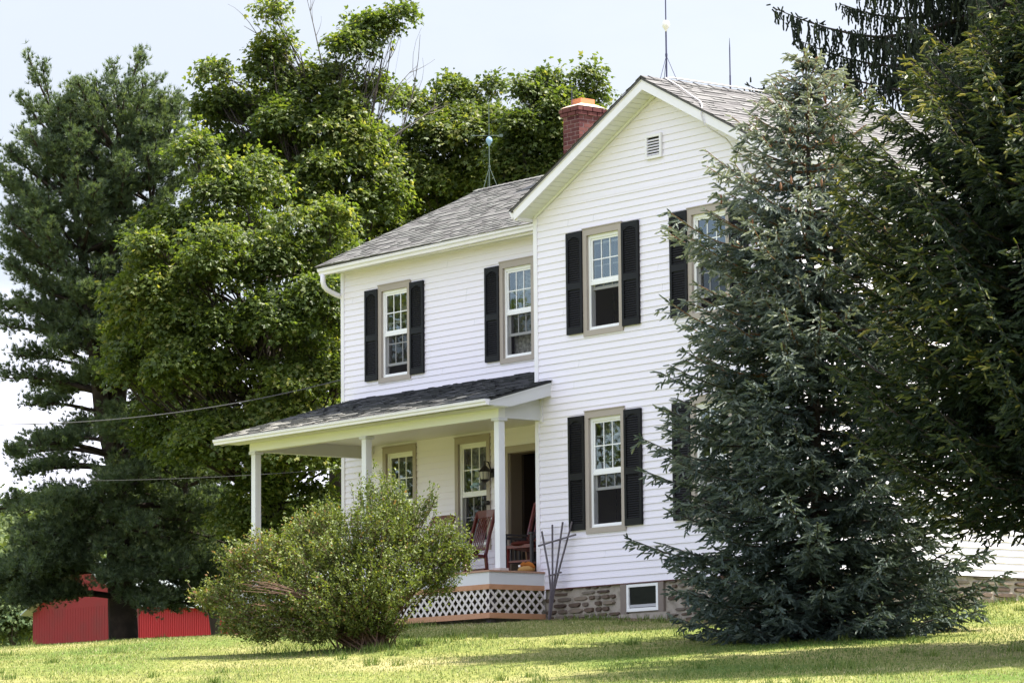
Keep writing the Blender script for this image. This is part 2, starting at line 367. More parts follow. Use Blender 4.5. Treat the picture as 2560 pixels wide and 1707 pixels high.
# ------------------------------------------------------------------ farmhouse
HX = 5.84; APX = 2.92; HD = 8.3; WX = -7.09; WY = 1.547; SB = 0.60; CO = 0.1016
house = thing("farmhouse", "white clapboard farmhouse with black shutters, gabled front wing and open porch", "house", (0, 0, .1))

def wall(mb, P, z0, z1, aL, aR, holes, m=siding_m, lip=.014):
    """lap siding: P(a, off, z) maps to the world"""
    z = z0
    while z < z1-1e-6:
        zt = min(z+CO, z1); cuts = sorted(set([z, zt]+[q for h in holes for q in (h[2], h[3]) if z < q < zt]))
        off = lambda q: 0.003+lip*(1-(q-z)/CO)
        for a, b_ in zip(cuts[:-1], cuts[1:]):
            mid = (a+b_)/2; hs = sorted([(h[0], h[1]) for h in holes if h[2] < mid < h[3]])
            edges = [('L', None)]+[e for h in hs for e in (('h', h[0]), ('h', h[1]))]+[('R', None)]
            def ev(e, q): return aL(q) if e[0] == 'L' else aR(q) if e[0] == 'R' else e[1]
            for e0, e1 in zip(edges[0::2], edges[1::2]):
                p = [(ev(e0, a), a), (ev(e1, a), a), (ev(e1, b_), b_), (ev(e0, b_), b_)]
                if p[1][0]-p[0][0] < 1e-3 and p[2][0]-p[3][0] < 1e-3: continue
                mb.face([P(x, off(q), q) for x, q in p], m)
                if a == z: mb.face([P(p[0][0], .003, z), P(p[1][0], .003, z), P(p[1][0], .003+lip, z), P(p[0][0], .003+lip, z)], m)
        z = zt

# window table: x0, x1, z0, z1 (outer trim), raise of lower sash, curtain kind
WN_MAIN = [(1.151, 2.052, 4.28, 5.88, .55, 'shade'), (3.503, 4.406, 4.28, 5.88, .16, None), (1.151, 2.052, 1.363, 3.164, .50, 'lace'), (3.503, 4.406, 1.363, 3.164, .40, 'lace')]
WN_WING = [(-6.044, -5.16, 4.361, 5.988, .14, None), (-2.794, -1.91, 4.361, 5.988, .30, 'sheer'), (-5.939, -5.03, 1.437, 3.275, 0, 'lace'), (-3.992, -3.083, 1.437, 3.275, 0, 'lace')]
TL, TR_, TT, TB = .085, .085, .10, .085
def hole(w): return (w[0]+.03, w[1]-.03, w[2]+.03, w[3]-.03)
BW = (2.016, 2.72, .182, .575)

mbw = MB()
Pf = lambda a, o, z: (a, -o, z)
sl = .505
def zs(x): return 6.32+sl*(APX-abs(x-APX))
wall(mbw, Pf, SB, 6.32, lambda q: 0, lambda q: HX, [hole(w) for w in WN_MAIN])
ZAP = 6.32+sl*APX
n0 = SB+CO*math.floor((6.32-SB)/CO)
wall(mbw, Pf, 6.32, ZAP, lambda q: (q-6.32)/sl, lambda q: HX-(q-6.32)/sl, [])
# right side wall (faces the sun), left flank, back
wall(mbw, lambda a, o, z: (HX+o, a, z), SB, 6.2, lambda q: 0, lambda q: HD, [], lip=.021)
wall(mbw, lambda a, o, z: (-o, -a, z), SB, 6.2, lambda q: -WY, lambda q: 0, [])
mbw.face([(HX, HD, .1), (0, HD, .1), (0, HD, 6.25), (APX, HD, ZAP), (HX, HD, 6.25)], siding_m)
mbw.face([(0, HD, .1), (0, WY, .1), (0, WY, 6.2), (0, HD, 6.2)], siding_m)
rs_ = random.Random(77)
def seams(mb, xa, xb, za, zb, Y, n, holes):
    for _ in range(n):
        x = rs_.uniform(xa+.3, xb-.3); k_ = rs_.randrange(int((zb-za)/CO)); z_ = za+CO*k_
        if any(h[0]-.15 < x < h[1]+.15 and h[2]-.15 < z_ < h[3]+.1 for h in holes): continue
        mb.hexa([(x, Y-.0188, z_+.002), (x+.004, Y-.0188, z_+.002), (x+.004, Y-.002, z_+.002), (x, Y-.002, z_+.002), (x, Y-.0055, z_+CO-.003), (x+.004, Y-.0055, z_+CO-.003), (x+.004, Y-.002, z_+CO-.003), (x, Y-.002, z_+CO-.003)], panel_m)
seams(mbw, .1, HX, SB, 6.3, 0, 46, WN_MAIN)
# corner boards
mbw.box((-.022, -.024, .50), (.066, -.0005, 6.36), trimw_m); mbw.box((-.024, -.0005, .5), (-.0005, .07, 6.2), trimw_m)
mbw.box((HX-.07, -.024, .5), (HX+.022, -.0005, 6.3), trimw_m); mbw.box((HX+.001, -.0005, .5), (HX+.025, .07, 6.2), trimw_m)
# starter strip
mbw.box((.066, -.012, SB-.012), (HX-.07, -.002, SB-.001), mat("rust_strip", (.16, .06, .06), .8))
mbw.build("main_wall", house)

mbg = MB()
DOOR = (-2.62, -1.70, .87, 2.93)
wall(mbg, lambda a, o, z: (a, WY-o, z), .70, 6.36, lambda q: WX, lambda q: 0, [hole(w) for w in WN_WING]+[DOOR])
seams(mbg, WX, 0, .70, 6.2, WY, 46, WN_WING+[DOOR])
mbg.box((WX-.022, WY-.024, .55), (WX+.066, WY-.0005, 6.34), trimw_m)
wall(mbg, lambda a, o, z: (WX-o, -a, z), .70, 6.36, lambda q: -7.65, lambda q: -WY, [])
mbg.face([(WX, WY, 6.36), (WX, 7.65, 6.36), (WX, 4.6, 7.85)], siding_m)
mbg.face([(0, 7.65, .1), (WX, 7.65, .1), (WX, 7.65, 6.36), (0, 7.65, 6.36)], siding_m)
mbg.build("wing_wall", house)

# partitions and floors inside, near-black: the rooms' darkness put into their colour
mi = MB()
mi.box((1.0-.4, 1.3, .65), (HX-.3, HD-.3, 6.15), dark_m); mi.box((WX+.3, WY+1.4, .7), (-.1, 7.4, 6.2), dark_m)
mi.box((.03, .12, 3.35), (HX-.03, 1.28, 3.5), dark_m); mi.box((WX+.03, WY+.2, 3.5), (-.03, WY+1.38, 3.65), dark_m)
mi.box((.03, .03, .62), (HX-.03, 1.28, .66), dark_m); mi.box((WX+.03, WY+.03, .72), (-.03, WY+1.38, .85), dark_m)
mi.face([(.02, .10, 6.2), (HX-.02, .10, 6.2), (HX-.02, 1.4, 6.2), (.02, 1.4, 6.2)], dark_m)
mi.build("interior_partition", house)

def build_window(w, Y, lab=None):
    x0, x1, z0, z1, rz, cur = w
    t = MB(); F_ = Y-.034; B_ = Y+.05
    t.box((x0, F_, z0), (x0+TL, B_, z1), tan_m); t.box((x1-TR_, F_, z0), (x1, B_, z1), tan_m)
    t.box((x0+TL, F_, z1-TT), (x1-TR_, B_, z1), tan_m); t.box((x0+TL, F_, z0), (x1-TR_, B_, z0+TB), tan_m)
    t.box((x0-.005, F_-.012, z1), (x1+.005, Y, z1+.015), tan_m)
    t.box((x0-.003, Y-.02, z0-.018), (x1+.006, Y-.001, z0-.001), trimw_m)
    wo = t.build("window", house)
    a, b_, c, d = x0+TL, x1-TR_, z0+TB, z1-TT; zm = (c+d)/2+.01
    s = MB(); f0 = Y+.012; f1 = Y+.10; fw = .045
    s.box((a, f0, c), (a+fw, f1, d), vinyl_m); s.box((b_-fw, f0, c), (b_, f1, d), vinyl_m)
    s.box((a+fw, f0, d-.05), (b_-fw, f1, d), vinyl_m); s.box((a+fw, f0, c), (b_-fw, f1, c+.05), vinyl_m)
    s.box((a+fw, f0-.03, c), (b_-fw+.02, f0-.001, c+.02), vinyl_m)
    ia, ib = a+fw, b_-fw
    # upper sash
    def sash(ya, za, zb, yb):
        s.box((ia, ya, za), (ia+.028, yb, zb), vinyl_m); s.box((ib-.028, ya, za), (ib, yb, zb), vinyl_m)
        s.box((ia+.028, ya, za), (ib-.028, yb, za+.042), vinyl_m); s.box((ia+.028, ya, zb-.03), (ib-.028, yb, zb), vinyl_m)
        zz = (za+.042+zb-.03)/2; ym = (ya+yb)/2
        for k in (1, 2):
            xx = ia+.028+(ib-ia-.056)*k/3; s.box((xx-.008, ym-.006, za+.042), (xx+.008, ym+.006, zb-.03), vinyl_m)
        s.box((ia+.028, ym-.005, zz-.008), (ib-.028, ym+.005, zz+.008), vinyl_m)
        return ym
    y1 = sash(Y+.03, zm, d-.05, Y+.055)
    hgt = zm+.04-(c+.05)
    y2 = sash(Y+.066, c+.05+rz, c+.05+rz+hgt, Y+.092)
    s.box((ia, Y+.020, zm-.045), (ib, Y+.06, zm+.004), vinyl_m)
    s.build("sash", wo)
    p = MB()
    p.face([(ia+.02, y1+.001, zm+.03), (ib-.02, y1+.001, zm+.03), (ib-.02, y1+.001, d-.06), (ia+.02, y1+.001, d-.06)], glass_m)
    p.face([(ia+.02, y2+.001, c+.05+rz+.02), (ib-.02, y2+.001, c+.05+rz+.02), (ib-.02, y2+.001, c+.05+rz+hgt-.02), (ia+.02, y2+.001, c+.05+rz+hgt-.02)], glass_m)
    p.build("window_pane", wo)
    q = MB(); q.face([(ia, Y+.026, c+.05), (ib, Y+.026, c+.05), (ib, Y+.026, zm-.046), (ia, Y+.026, zm-.046)], screen_m)
    q.build("insect_screen", wo)
    if cur:
        k = MB(); n = 40; r = random.Random(int(x0*100))
        if cur == 'shade': zt, zb, yy, mm = d-.02, zm-.02, Y+.30, mat("window_shade", (.55, .6, .66), .8)
        elif cur == 'sheer': zt, zb, yy, mm = d-.02, c+.1, Y+.25, lace_m
        else: zt, zb, yy, mm = d, zm-.15, Y+.22, lace_m
        pts = []
        for i in range(n+1):
            u = i/n; x = ia-.12+(ib-ia+.24)*u
            yo = .025*math.sin(u*55+r.random())+.012*math.sin(u*23)
            if cur == 'lace': zbb = zb+.75*max(0, 1-abs(u-.62)*2.6)*(.9+.1*math.sin(u*40))
            elif cur == 'shade': zbb = zb+.02*math.sin(u*25)
            else: zbb = zb
            pts.append(((x, yy+yo, zt), (x, yy+yo*1.3, zbb)))
        for i in range(n): k.face([pts[i][1], pts[i+1][1], pts[i+1][0], pts[i][0]], mm)
        k.build("curtain", wo)
    return wo
for w in WN_MAIN: build_window(w, 0)
for w in WN_WING: build_window(w, WY)

# shutters
def shutter(x0, x1, z0, z1, Y):
    s = MB(); F_ = Y-.052; B_ = Y-.018; st = .048
    s.box((x0, F_, z0), (x0+st, B_, z1), black_m); s.box((x1-st, F_, z0), (x1, B_, z1), black_m)
    zm = z0+(z1-z0)*.47
    for a, b_ in ((z0, z0+.10), (zm-.05, zm+.05), (z1-.07, z1)): s.box((x0+st, F_, a), (x1-st, B_, b_), black_m)
    # arched head
    n = 8; w = x1-x0-2*st; cx = (x0+x1)/2
    for i in range(n):
        u0 = -1+2*i/n; u1 = -1+2*(i+1)/n
        h0 = .05*(u0*u0); h1 = .05*(u1*u1)
        s.hexa([(cx+u0*w/2, F_+.004, z1-.075-h0), (cx+u1*w/2, F_+.004, z1-.075-h1), (cx+u1*w/2, B_, z1-.075-h1), (cx+u0*w/2, B_, z1-.075-h0),
                (cx+u0*w/2, F_+.004, z1-.065), (cx+u1*w/2, F_+.004, z1-.065), (cx+u1*w/2, B_, z1-.065), (cx+u0*w/2, B_, z1-.065)], black_m)
    s.box((x0+.01, Y-.03, z0+.02), (x1-.01, Y-.0185, z1-.02), black_m)
    for a, b_ in ((z0+.10, zm-.05), (zm+.05, z1-.075)):
        z = a+.01
        while z < b_-.02:
            s.hexa([(x0+st, F_+.006, z), (x1-st, F_+.006, z), (x1-st, F_+.012, z-.006), (x0+st, F_+.012, z-.006),
                    (x0+st, B_-.01, z+.028), (x1-st, B_-.01, z+.028), (x1-st, B_-.004, z+.022), (x0+st, B_-.004, z+.022)], black_m)
            z += .034
    s.build("shutter", house)
UB, UT, LB, LT = 4.341, 5.865, 1.428, 3.114
for a, b_ in ((.778, 1.149), (2.054, 2.434), (3.125, 3.501), (4.408, 4.788)):
    shutter(a, b_, UB, UT, 0); shutter(a, b_, LB, LT, 0)
for a, b_ in ((-6.405, -6.046), (-5.158, -4.79), (-3.16, -2.796), (-1.9, -1.53)): shutter(a, b_, 4.421, 5.945, WY)

# gable vent
v = MB(); x0, x1, z0, z1 = 2.62, 2.975, 6.72, 7.075
v.box((x0, -.05, z0), (x0+.04, -.012, z1), trimw_m); v.box((x1-.04, -.05, z0), (x1, -.012, z1), trimw_m)
v.box((x0+.04, -.05, z0), (x1-.04, -.012, z0+.04), trimw_m); v.box((x0+.04, -.05, z1-.04), (x1-.04, -.012, z1), trimw_m)
for k in range(6):
    z = z0+.05+k*.042
    v.hexa([(x0+.04, -.045, z), (x1-.04, -.045, z), (x1-.04, -.04, z-.004), (x0+.04, -.04, z-.004),
            (x0+.04, -.02, z+.026), (x1-.04, -.02, z+.026), (x1-.04, -.015, z+.022), (x0+.04, -.015, z+.022)], trimw_m)
v.face([(x0+.04, -.0175, z0+.04), (x1-.04, -.0175, z0+.04), (x1-.04, -.0175, z1-.04), (x0+.04, -.0175, z1-.04)], dark_m)
v.build("gable_vent", house)

# rake boards, soffits, gutters
ev = MB(); RY = -.35
def rake(xa, za, xb, zb):      # fascia board between two top points
    ev.hexa([(xa, RY, za-.165), (xb, RY, zb-.165), (xb, RY+.03, zb-.165), (xa, RY+.03, za-.165), (xa, RY, za), (xb, RY, zb), (xb, RY+.03, zb), (xa, RY+.03, za)], trimw_m)
    ev.hexa([(xa, RY-.012, za-.03), (xb, RY-.012, zb-.03), (xb, RY-.001, zb-.03), (xa, RY-.001, za-.03), (xa, RY-.012, za+.012), (xb, RY-.012, zb+.012), (xb, RY-.001, zb+.012), (xa, RY-.001, za+.012)], trimw_m)
RT = 7.845
def rz_(x): return RT-.51*abs(x-APX)
rake(-.08, rz_(-.08), APX, RT); rake(APX, RT, HX+.08, rz_(HX+.08))
# soffit panels with ribs (stepped strips)
n = 30
for side in (0, 1):
    for i in range(n):
        u0 = i/n; u1 = (i+.86)/n; u2 = (i+1)/n
        def q(u, y, dz=0):
            x = -.06+(APX+.06)*u; x = x if side == 0 else 2*APX-x
            return (x, y, rz_(x)-.15+dz)
        a = [q(u0, RY+.03), q(u1, RY+.03), q(u1, -.018), q(u0, -.018)]; ev.face(a, soffit_m)
        ev.face([q(u1, RY+.03, .008), q(u2, RY+.03, .008), q(u2, -.018, .008), q(u1, -.018, .008)], soffit_m)
        ev.face([q(u1, RY+.03, 0), q(u1, RY+.03, .008), q(u1, -.018, .008), q(u1, -.018, 0)], soffit_m)
    xa, xb = (.03, APX) if side == 0 else (HX-.03, APX)
    ev.hexa([(xa, -.045, rz_(xa)-.185), (xb, -.045, rz_(xb)-.185), (xb, -.018, rz_(xb)-.185), (xa, -.018, rz_(xa)-.185),
             (xa, -.045, rz_(xa)-.15), (xb, -.045, rz_(xb)-.15), (xb, -.018, rz_(xb)-.15), (xa, -.018, rz_(xa)-.15)], soffit_m)
# eave return left and right, long fascias
for sx, xa, xb in ((1, -.08, -.025), (-1, HX+.025, HX+.08)):
    ev.box((xa, RY+.03, rz_(-.08)-.165), (xb, HD, rz_(-.08)-.02), trimw_m)
ev.build("rake_trim", house)

def gutter(p0, p1, out, h=.105, w=.12, parent=house, m=trimw_m):
    """K-style gutter from p0 to p1 (top back edge), out = outward unit"""
    g_ = MB(); p0 = np.array(p0, float); p1 = np.array(p1, float); o = np.array(out, float); z = np.array([0, 0, 1.])
    prof = [(0, 0), (0, -h), (w*.62, -h), (w*.70, -h*.62), (w*.92, -h*.40), (w*.92, -h*.12), (w, -h*.10), (w, 0), (w*.9, 0), (w*.86, -h*.08)]
    for (a, b_) in zip(prof[:-1], prof[1:]):
        g_.face([p0+o*a[0]+z*a[1], p1+o*a[0]+z*a[1], p1+o*b_[0]+z*b_[1], p0+o*b_[0]+z*b_[1]], m)
    for p in (p0, p1): g_.face([p+o*a[0]+z*a[1] for a in prof[:8]], m)
    return g_.build("gutter", parent)
gutter((-.09, RY+.02, rz_(-.08)-.01), (-.09, HD, rz_(-.08)-.01), (-1, 0, 0))
gutter((HX+.09, RY+.02, rz_(-.08)-.01), (HX+.09, HD, rz_(-.08)-.01), (1, 0, 0))
gutter((-7.2, 1.215, 6.375), (-.025, 1.215, 6.435), (0, -1, 0))
we = MB()
we.box((-7.19, 1.217, 6.28), (-.03, 1.24, 6.42), trimw_m); we.box((-7.19, 1.24, 6.335), (-.03, WY-.004, 6.355), soffit_m)
# wing left rake fascia
for yy0, yy1, z0_, z1_ in ((1.2, 4.6, 6.40, 8.0), (4.6, 8.0, 8.0, 6.40)):
    we.hexa([(-7.22, yy0, z0_-.14), (-7.19, yy0, z0_-.14), (-7.19, yy1, z1_-.14), (-7.22, yy1, z1_-.14), (-7.22, yy0, z0_), (-7.19, yy0, z0_), (-7.19, yy1, z1_), (-7.22, yy1, z1_)], trimw_m)
    we.face([(-7.19, yy0, z0_-.12), (WX, yy0, z0_-.12), (WX, yy1, z1_-.12), (-7.19, yy1, z1_-.12)], soffit_m)
we.build("eave_trim", house)
ds = MB()
ds.tube([(-7.11, 1.155, 6.28), (-7.11, 1.155, 6.16), (-7.115, 1.18, 6.09), (-7.125, 1.25, 6.03), (-7.135, 1.42, 5.97), (-7.145, 1.60, 5.93), (-7.145, 1.66, 5.86), (-7.145, 1.66, .5)], .044, trimw_m, 8)
ds.build("downspout", house, True)

# shingled roofs: every tab a thin raised piece
def shingle_roof(name, P, length, run, m, parent, expo=.14, seed=1, edge=.03, clip=None, curl=0.0, sun_tone=0.0):
    """P(a, s, h): a along the eave, s up the slope, h above the deck"""
    r = random.Random(seed); s_ = MB(); k = 0; s0 = 0
    # deck edge slab
    corners = [(0, 0), (length, 0), (length, run), (0, run)]
    s_.hexa([P(a, q, -edge) for a, q in corners]+[P(a, q, 0) for a, q in corners], m, .15)
    while s0 < run-1e-3:
        s1 = min(s0+expo, run); a = -r.random()*.2
        while a < length:
            wd = r.choice((.10, .14, .18, .24, .30)); a0 = max(a, -.01); a1 = min(a+wd, length+.01); a += wd
            if a1-a0 < .01: continue
            lift = .008+(.010 if r.random() < .5 else 0)+curl*r.random()
            tone = min(1, max(0, r.gauss(.62 if lift > .0155 else .36, .15)))
            ov = .004 if s0 > 0 else .015
            if sun_tone: tone = min(1, tone*.55+sun_tone*max(0, 1-s0/run-.55*(a0/length)))  # upper tabs darker, lower-left ones paler: sun and shade put into tone
            p = [P(a0, s0-ov, lift), P(a1, s0-ov, lift*(1+.2*r.random())), P(a1, s1+.02, .003), P(a0, s1+.02, .003)]
            s_.face(p, m, tone)
            s_.face([P(a0, s0-ov, -.002), P(a1, s0-ov, -.002), p[1], p[0]], m, tone*.8)
        s0 = s1
    return s_.build(name, parent)
ln = lambda dx, dz: math.hypot(dx, dz)
# main block
RL = ln(3.06, .51*3.06); ux, uz = 3.06/RL, .51*3.06/RL; Z0 = RT+.015-.51*3.06
main_roof = shingle_roof("main_roof", lambda a, s, h: (HX+.14-s*ux+h*uz, RY-.02+a, Z0+s*uz+h*ux), HD+.5, RL, shingle2_m, house, seed=3)
shingle_roof("main_roof", lambda a, s, h: (-.14+s*ux-h*uz, HD+.13-a, Z0+s*uz+h*ux), HD+.5, RL, shingle2_m, house, seed=4)
# wing
WLn = ln(3.5, 1.64); wy, wz = 3.5/WLn, 1.64/WLn
wing_roof = shingle_roof("wing_roof", lambda a, s, h: (-7.25+a, 1.1+s*wy-h*wz, 6.42+s*wz+h*wy), 7.25, WLn, shingle_m, house, seed=5)
shingle_roof("wing_roof", lambda a, s, h: (-a, 8.1-s*wy+h*wz, 6.42+s*wz+h*wy), 7.25, WLn, shingle_m, house, seed=6)
# ridge caps
rc = MB()
for i in range(int(HD/.14)):
    y = RY-.02+i*.145; l_ = .012*(i % 2)
    for sgn in (-1, 1): rc.hexa([(APX, y, RT+.03), (APX+sgn*.12, y, RT-.03), (APX+sgn*.12, y+.16, RT-.034), (APX, y+.16, RT+.026),
                                 (APX, y, RT+.045+l_), (APX+sgn*.12, y, RT-.015+l_), (APX+sgn*.12, y+.16, RT-.018), (APX, y+.16, RT+.04)], shingle2_m, .3+.5*random.random())
rc.build("ridge_cap", house)
rc = MB()
for i in range(int(7.2/.14)):
    x = -7.25+i*.145
    for sgn in (-1, 1): rc.hexa([(x, 4.6, 8.068), (x, 4.6+sgn*.12, 8.02), (x+.16, 4.6+sgn*.12, 8.018), (x+.16, 4.6, 8.064),
                                 (x, 4.6, 8.09), (x, 4.6+sgn*.12, 8.04), (x+.16, 4.6+sgn*.12, 8.03), (x+.16, 4.6, 8.08)], shingle_m, .3+.5*random.random())
rc.build("ridge_cap", house)

# foundation of coursed field stone
fo = MB(); r = random.Random(5)
fo.box((.0, .035, -.6), (HX-.02, .2, SB-.003), smortar_m); fo.box((HX-.2, .2, -.6), (HX-.035, HD, SB-.003), smortar_m)
fo.box((WX+.05, WY+.04, -.6), (-.0, WY+.2, .7), smortar_m); fo.box((WX+.04, WY+.2, -.6), (WX+.2, 7.6, .7), smortar_m)
def stone(c, w, h, d, ax):
    n = 10; ring0 = []; ring1 = []
    for i in range(n):
        a = 2*PI*i/n; ca, sa = math.cos(a), math.sin(a)
        e = .45+.25*r.random(); px = math.copysign(abs(ca)**e, ca)*w/2*(.88+.2*r.random()); pz = math.copysign(abs(sa)**e, sa)*h/2*(.85+.25*r.random())
        ring0.append((px, pz)); ring1.append((px*.86, pz*.8))
    def P(px, pz, dd): return (c[0]+px, c[1]-dd, c[2]+pz) if ax == 'x' else (c[0]+dd, c[1]+px, c[2]+pz)
    tn_ = r.random()
    for i in range(n):
        j = (i+1) % n
        fo.face([P(*ring0[i], 0), P(*ring0[j], 0), P(*ring1[j], d), P(*ring1[i], d)], stone_m, tn_)
    fo.face([P(*p, d) for p in ring1], stone_m, tn_)
z = -.1
while z < SB-.03:
    h = r.uniform(.035, .115)
    if z+h > SB-.01: h = SB-.012-z
    for (x0, x1, ax, pl) in ((.08, HX-.1, 'x', .035), (.15, HD, 'y', HX-.035)):
        x = x0+r.random()*.1
        while x < x1-.1:
            w = r.uniform(.10, .34)*(1.6 if ax == 'y' else 1)
            inwin = ax == 'x' and (BW[0]-.16 < x+w and x < BW[1]+.16) and z+h > BW[2]-.02
            if not inwin:
                c = (x+w/2, pl, z+h/2) if ax == 'x' else (pl, x+w/2, z+h/2)
                if r.random() < .93: stone(c, w, h*.95, r.uniform(.02, .045), ax)
            x += w+r.uniform(.02, .045)
    z += h+r.uniform(.012, .03)
fnd = fo.build("foundation", house)
bw = MB(); x0, x1, z0, z1 = BW
bw.box((x0-.13, -.01, z0-.03), (x0-.002, .034, SB-.014), concrete_m); bw.box((x1+.002, -.01, z0-.03), (x1+.12, .034, SB-.014), concrete_m)
for a, b_ in (((x0, -.005, z0), (x0+.05, .03, z1)), ((x1-.05, -.005, z0), (x1, .03, z1)), ((x0+.05, -.005, z0), (x1-.05, .03, z0+.05)), ((x0+.05, -.005, z1-.04), (x1-.05, .03, z1))): bw.box(a, b_, vinyl_m)
bw.face([(x0+.05, .02, z0+.05), (x1-.05, .02, z0+.05), (x1-.05, .02, z1-.04), (x0+.05, .02, z1-.04)], mat("dark_pane", (.006, .007, .008), .15, .25))
bw.box((x0+.05, .012, z0+.06), (x1-.05, .018, z0+.10), screen_rail_m)
bw.box((x0-.16, -.02, z0-.16), (x1+.2, .034, z0-.031), smortar_m)
bw.build("basement_window", house)

# door
d = MB(); x0, x1, z0, z1 = DOOR
d.box((x0-.095, WY-.034, z0), (x0, WY+.02, z1+.11), tan_m); d.box((x1, WY-.034, z0), (x1+.095, WY+.02, z1+.11), tan_m); d.box((x0, WY-.034, z1), (x1, WY+.02, z1+.11), tan_m)
d.box((x0+.001, WY+.021, z0), (x0+.012, WY+.24, z1), jamb_m); d.box((x1-.012, WY+.021, z0), (x1-.001, WY+.24, z1), jamb_m); d.box((x0+.012, WY+.021, z1-.012), (x1-.012, WY+.24, z1-.001), jamb_m)
dr = d.build("door", house)
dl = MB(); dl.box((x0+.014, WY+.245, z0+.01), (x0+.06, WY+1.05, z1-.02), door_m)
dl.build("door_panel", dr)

# porch
DX0, DX1, DY = -6.5, .155, -1.063
p = MB()
nb = 22
for i in range(nb):
    y0 = DY-.02+(WY-DY)*i/nb; y1 = DY-.02+(WY-DY)*(i+1)/nb-.006
    p.box((DX0-.02, y0, .835), (DX1+.02 if y1 < -.01 else -.03, y1, .862), deck_m)
p.box((DX0, DY, .655), (DX1, DY+.03, .834), panel_m); p.box((DX1-.03, DY+.031, .655), (DX1, -.004, .834), panel_m)
p.box((DX0, DY-.006, .58), (DX1+.006, DY+.03, .654), cedar_m); p.box((DX1-.03, DY+.031, .58), (DX1+.006, -.004, .654), cedar_m)
p.box((DX0, DY-.006, .155), (DX1+.006, DY+.03, .235), cedar_m); p.box((DX1-.03, DY+.031, .155), (DX1+.006, -.004, .235), cedar_m)
p.box((DX0, DY+.03, .155), (DX0+.03, WY-.02, .834), panel_m)
p.box((DX1-.004, -.022, .46), (DX1+.018, -.003, .835), trimw_m)
for x in (-6.3, -3.3, .05): p.box((x-.05, DY+.06, -.2), (x+.05, DY+.16, .6), mat("pier", (.06, .05, .05), .9))
deck = p.build("porch_deck", house)
la = MB()
def lattice(P, L, z0, z1):
    pit = .155; w = .036; H = z1-z0
    for sgn, off in ((1, .002), (-1, .009)):
        k = -int(H/pit)-2
        while k*pit < L+H:
            a0 = k*pit
            # strip from (a0, z0) to (a0+-H, z1)
            pts = []
            for q in (0, 1):
                aa = a0+(sgn*H*q if sgn > 0 else H-H*q)
                pts.append((aa, z0+H*q))
            (xa, za), (xb, zb) = pts
            ww = w*1.414/2
            poly = [(xa-ww, za), (xa+ww, za), (xb+ww, zb), (xb-ww, zb)]
            # clip in a to [0, L]
            def clip(poly, lim, keep):
                out = []
                for i in range(len(poly)):
                    A, B = poly[i], poly[(i+1) % len(poly)]; ia, ib_ = keep(A[0]), keep(B[0])
                    if ia: out.append(A)
                    if ia != ib_:
                        t = (lim-A[0])/(B[0]-A[0]); out.append((lim, A[1]+t*(B[1]-A[1])))
                return out
            poly = clip(poly, 0, lambda v: v >= 0)
            if len(poly) > 2: poly = clip(poly, L, lambda v: v <= L)
            if len(poly) > 2:
                la.face([P(a, off, z) for a, z in poly], lattice_m); la.face([P(a, off-.006, z) for a, z in poly][::-1], lattice_m)
                for i in range(len(poly)):
                    A, B = poly[i], poly[(i+1) % len(poly)]
                    la.face([P(A[0], off-.006, A[1]), P(B[0], off-.006, B[1]), P(B[0], off, B[1]), P(A[0], off, A[1])], lattice_m)
            k += 1
lattice(lambda a, o, z: (DX0+a, DY+.012-o, z), DX1-DX0-.012, .235, .58)
lattice(lambda a, o, z: (DX1-.012+o, DY+.01+a, z), -DY-.02, .235, .58)
la.build("lattice", deck)

for x in (-6.356, -3.332, -.004):
    q = MB()
    q.box((x, -.822, .90), (x+.112, -.71, 3.085), post_m)
    q.box((x-.03, -.852, 3.085), (x+.142, -.68, 3.128), tan_m if False else panel_m)
    q.box((x-.028, -.85, .862), (x+.14, -.682, .90), mat("post_base", (.50, .42, .38), .6))
    q.build("porch_post", house)
pb = MB()
pb.box((-6.40, -.826, 3.13), (.11, -.70, 3.36), soffit_m)
pb.box((-.01, -.70, 3.13), (.11, -.003, 3.46), panel_m)
pb.box((-6.40, -.70, 3.13), (-6.28, WY-.004, 3.36), panel_m)
pb.box((-6.28, -.70, 3.33), (-.012, WY-.004, 3.36), soffit_m)
pb.box((.085, -.028, 3.10), (.15, -.012, 3.50), trimw_m)
pb.box((-6.26, WY-.03, 3.20), (-6.20, WY-.019, 3.33), trimw_m)
# eave soffit
pb.box((-6.70, -1.10, 3.262), (.345, -.827, 3.275), soffit_m)
pb.build("porch_beam", house)
def pz(y): return 3.70+.287*y
prn = ln(1.19+WY, .287*(1.19+WY)); py_, pz_ = (1.19+WY)/prn, .287*(1.19+WY)/prn
def PR(a, s, h): return (-6.84+a, -1.19+s*py_-h*pz_, pz(-1.19)+.012+s*pz_+h*py_)
porch_roof = shingle_roof("porch_roof", PR, 6.815, prn, shingled_m, house, seed=8, curl=.004, sun_tone=.95)
runm = ln(1.165, .287*1.165)
shingle_roof("porch_roof", lambda a, s, h: PR(6.815+a, s, h), .40, runm, shingled_m, house, seed=9, curl=.008)
rk = MB()
def rboard(x0, x1, ys, dz0):
    for (ya, da), (yb, db) in zip(ys[:-1], ys[1:]):
        rk.hexa([(x0, ya, pz(ya)-da), (x1, ya, pz(ya)-da), (x1, yb, pz(yb)-db), (x0, yb, pz(yb)-db),
                 (x0, ya, pz(ya)-dz0), (x1, ya, pz(ya)-dz0), (x1, yb, pz(yb)-dz0), (x0, yb, pz(yb)-dz0)], panel_m)
rboard(.335, .36, [(-1.19, .085), (-1.10, .11), (-.80, .20), (-.004, .215)], .024)
rboard(.352, .372, [(-1.20, .04), (-.004, .05)], .0)
rk.box((.338, -.026, 3.47), (.368, -.003, 3.72), trimw_m)
rboard(-6.84, -6.815, [(-1.19, .085), (-1.05, .15), (WY-.01, .19)], .024)
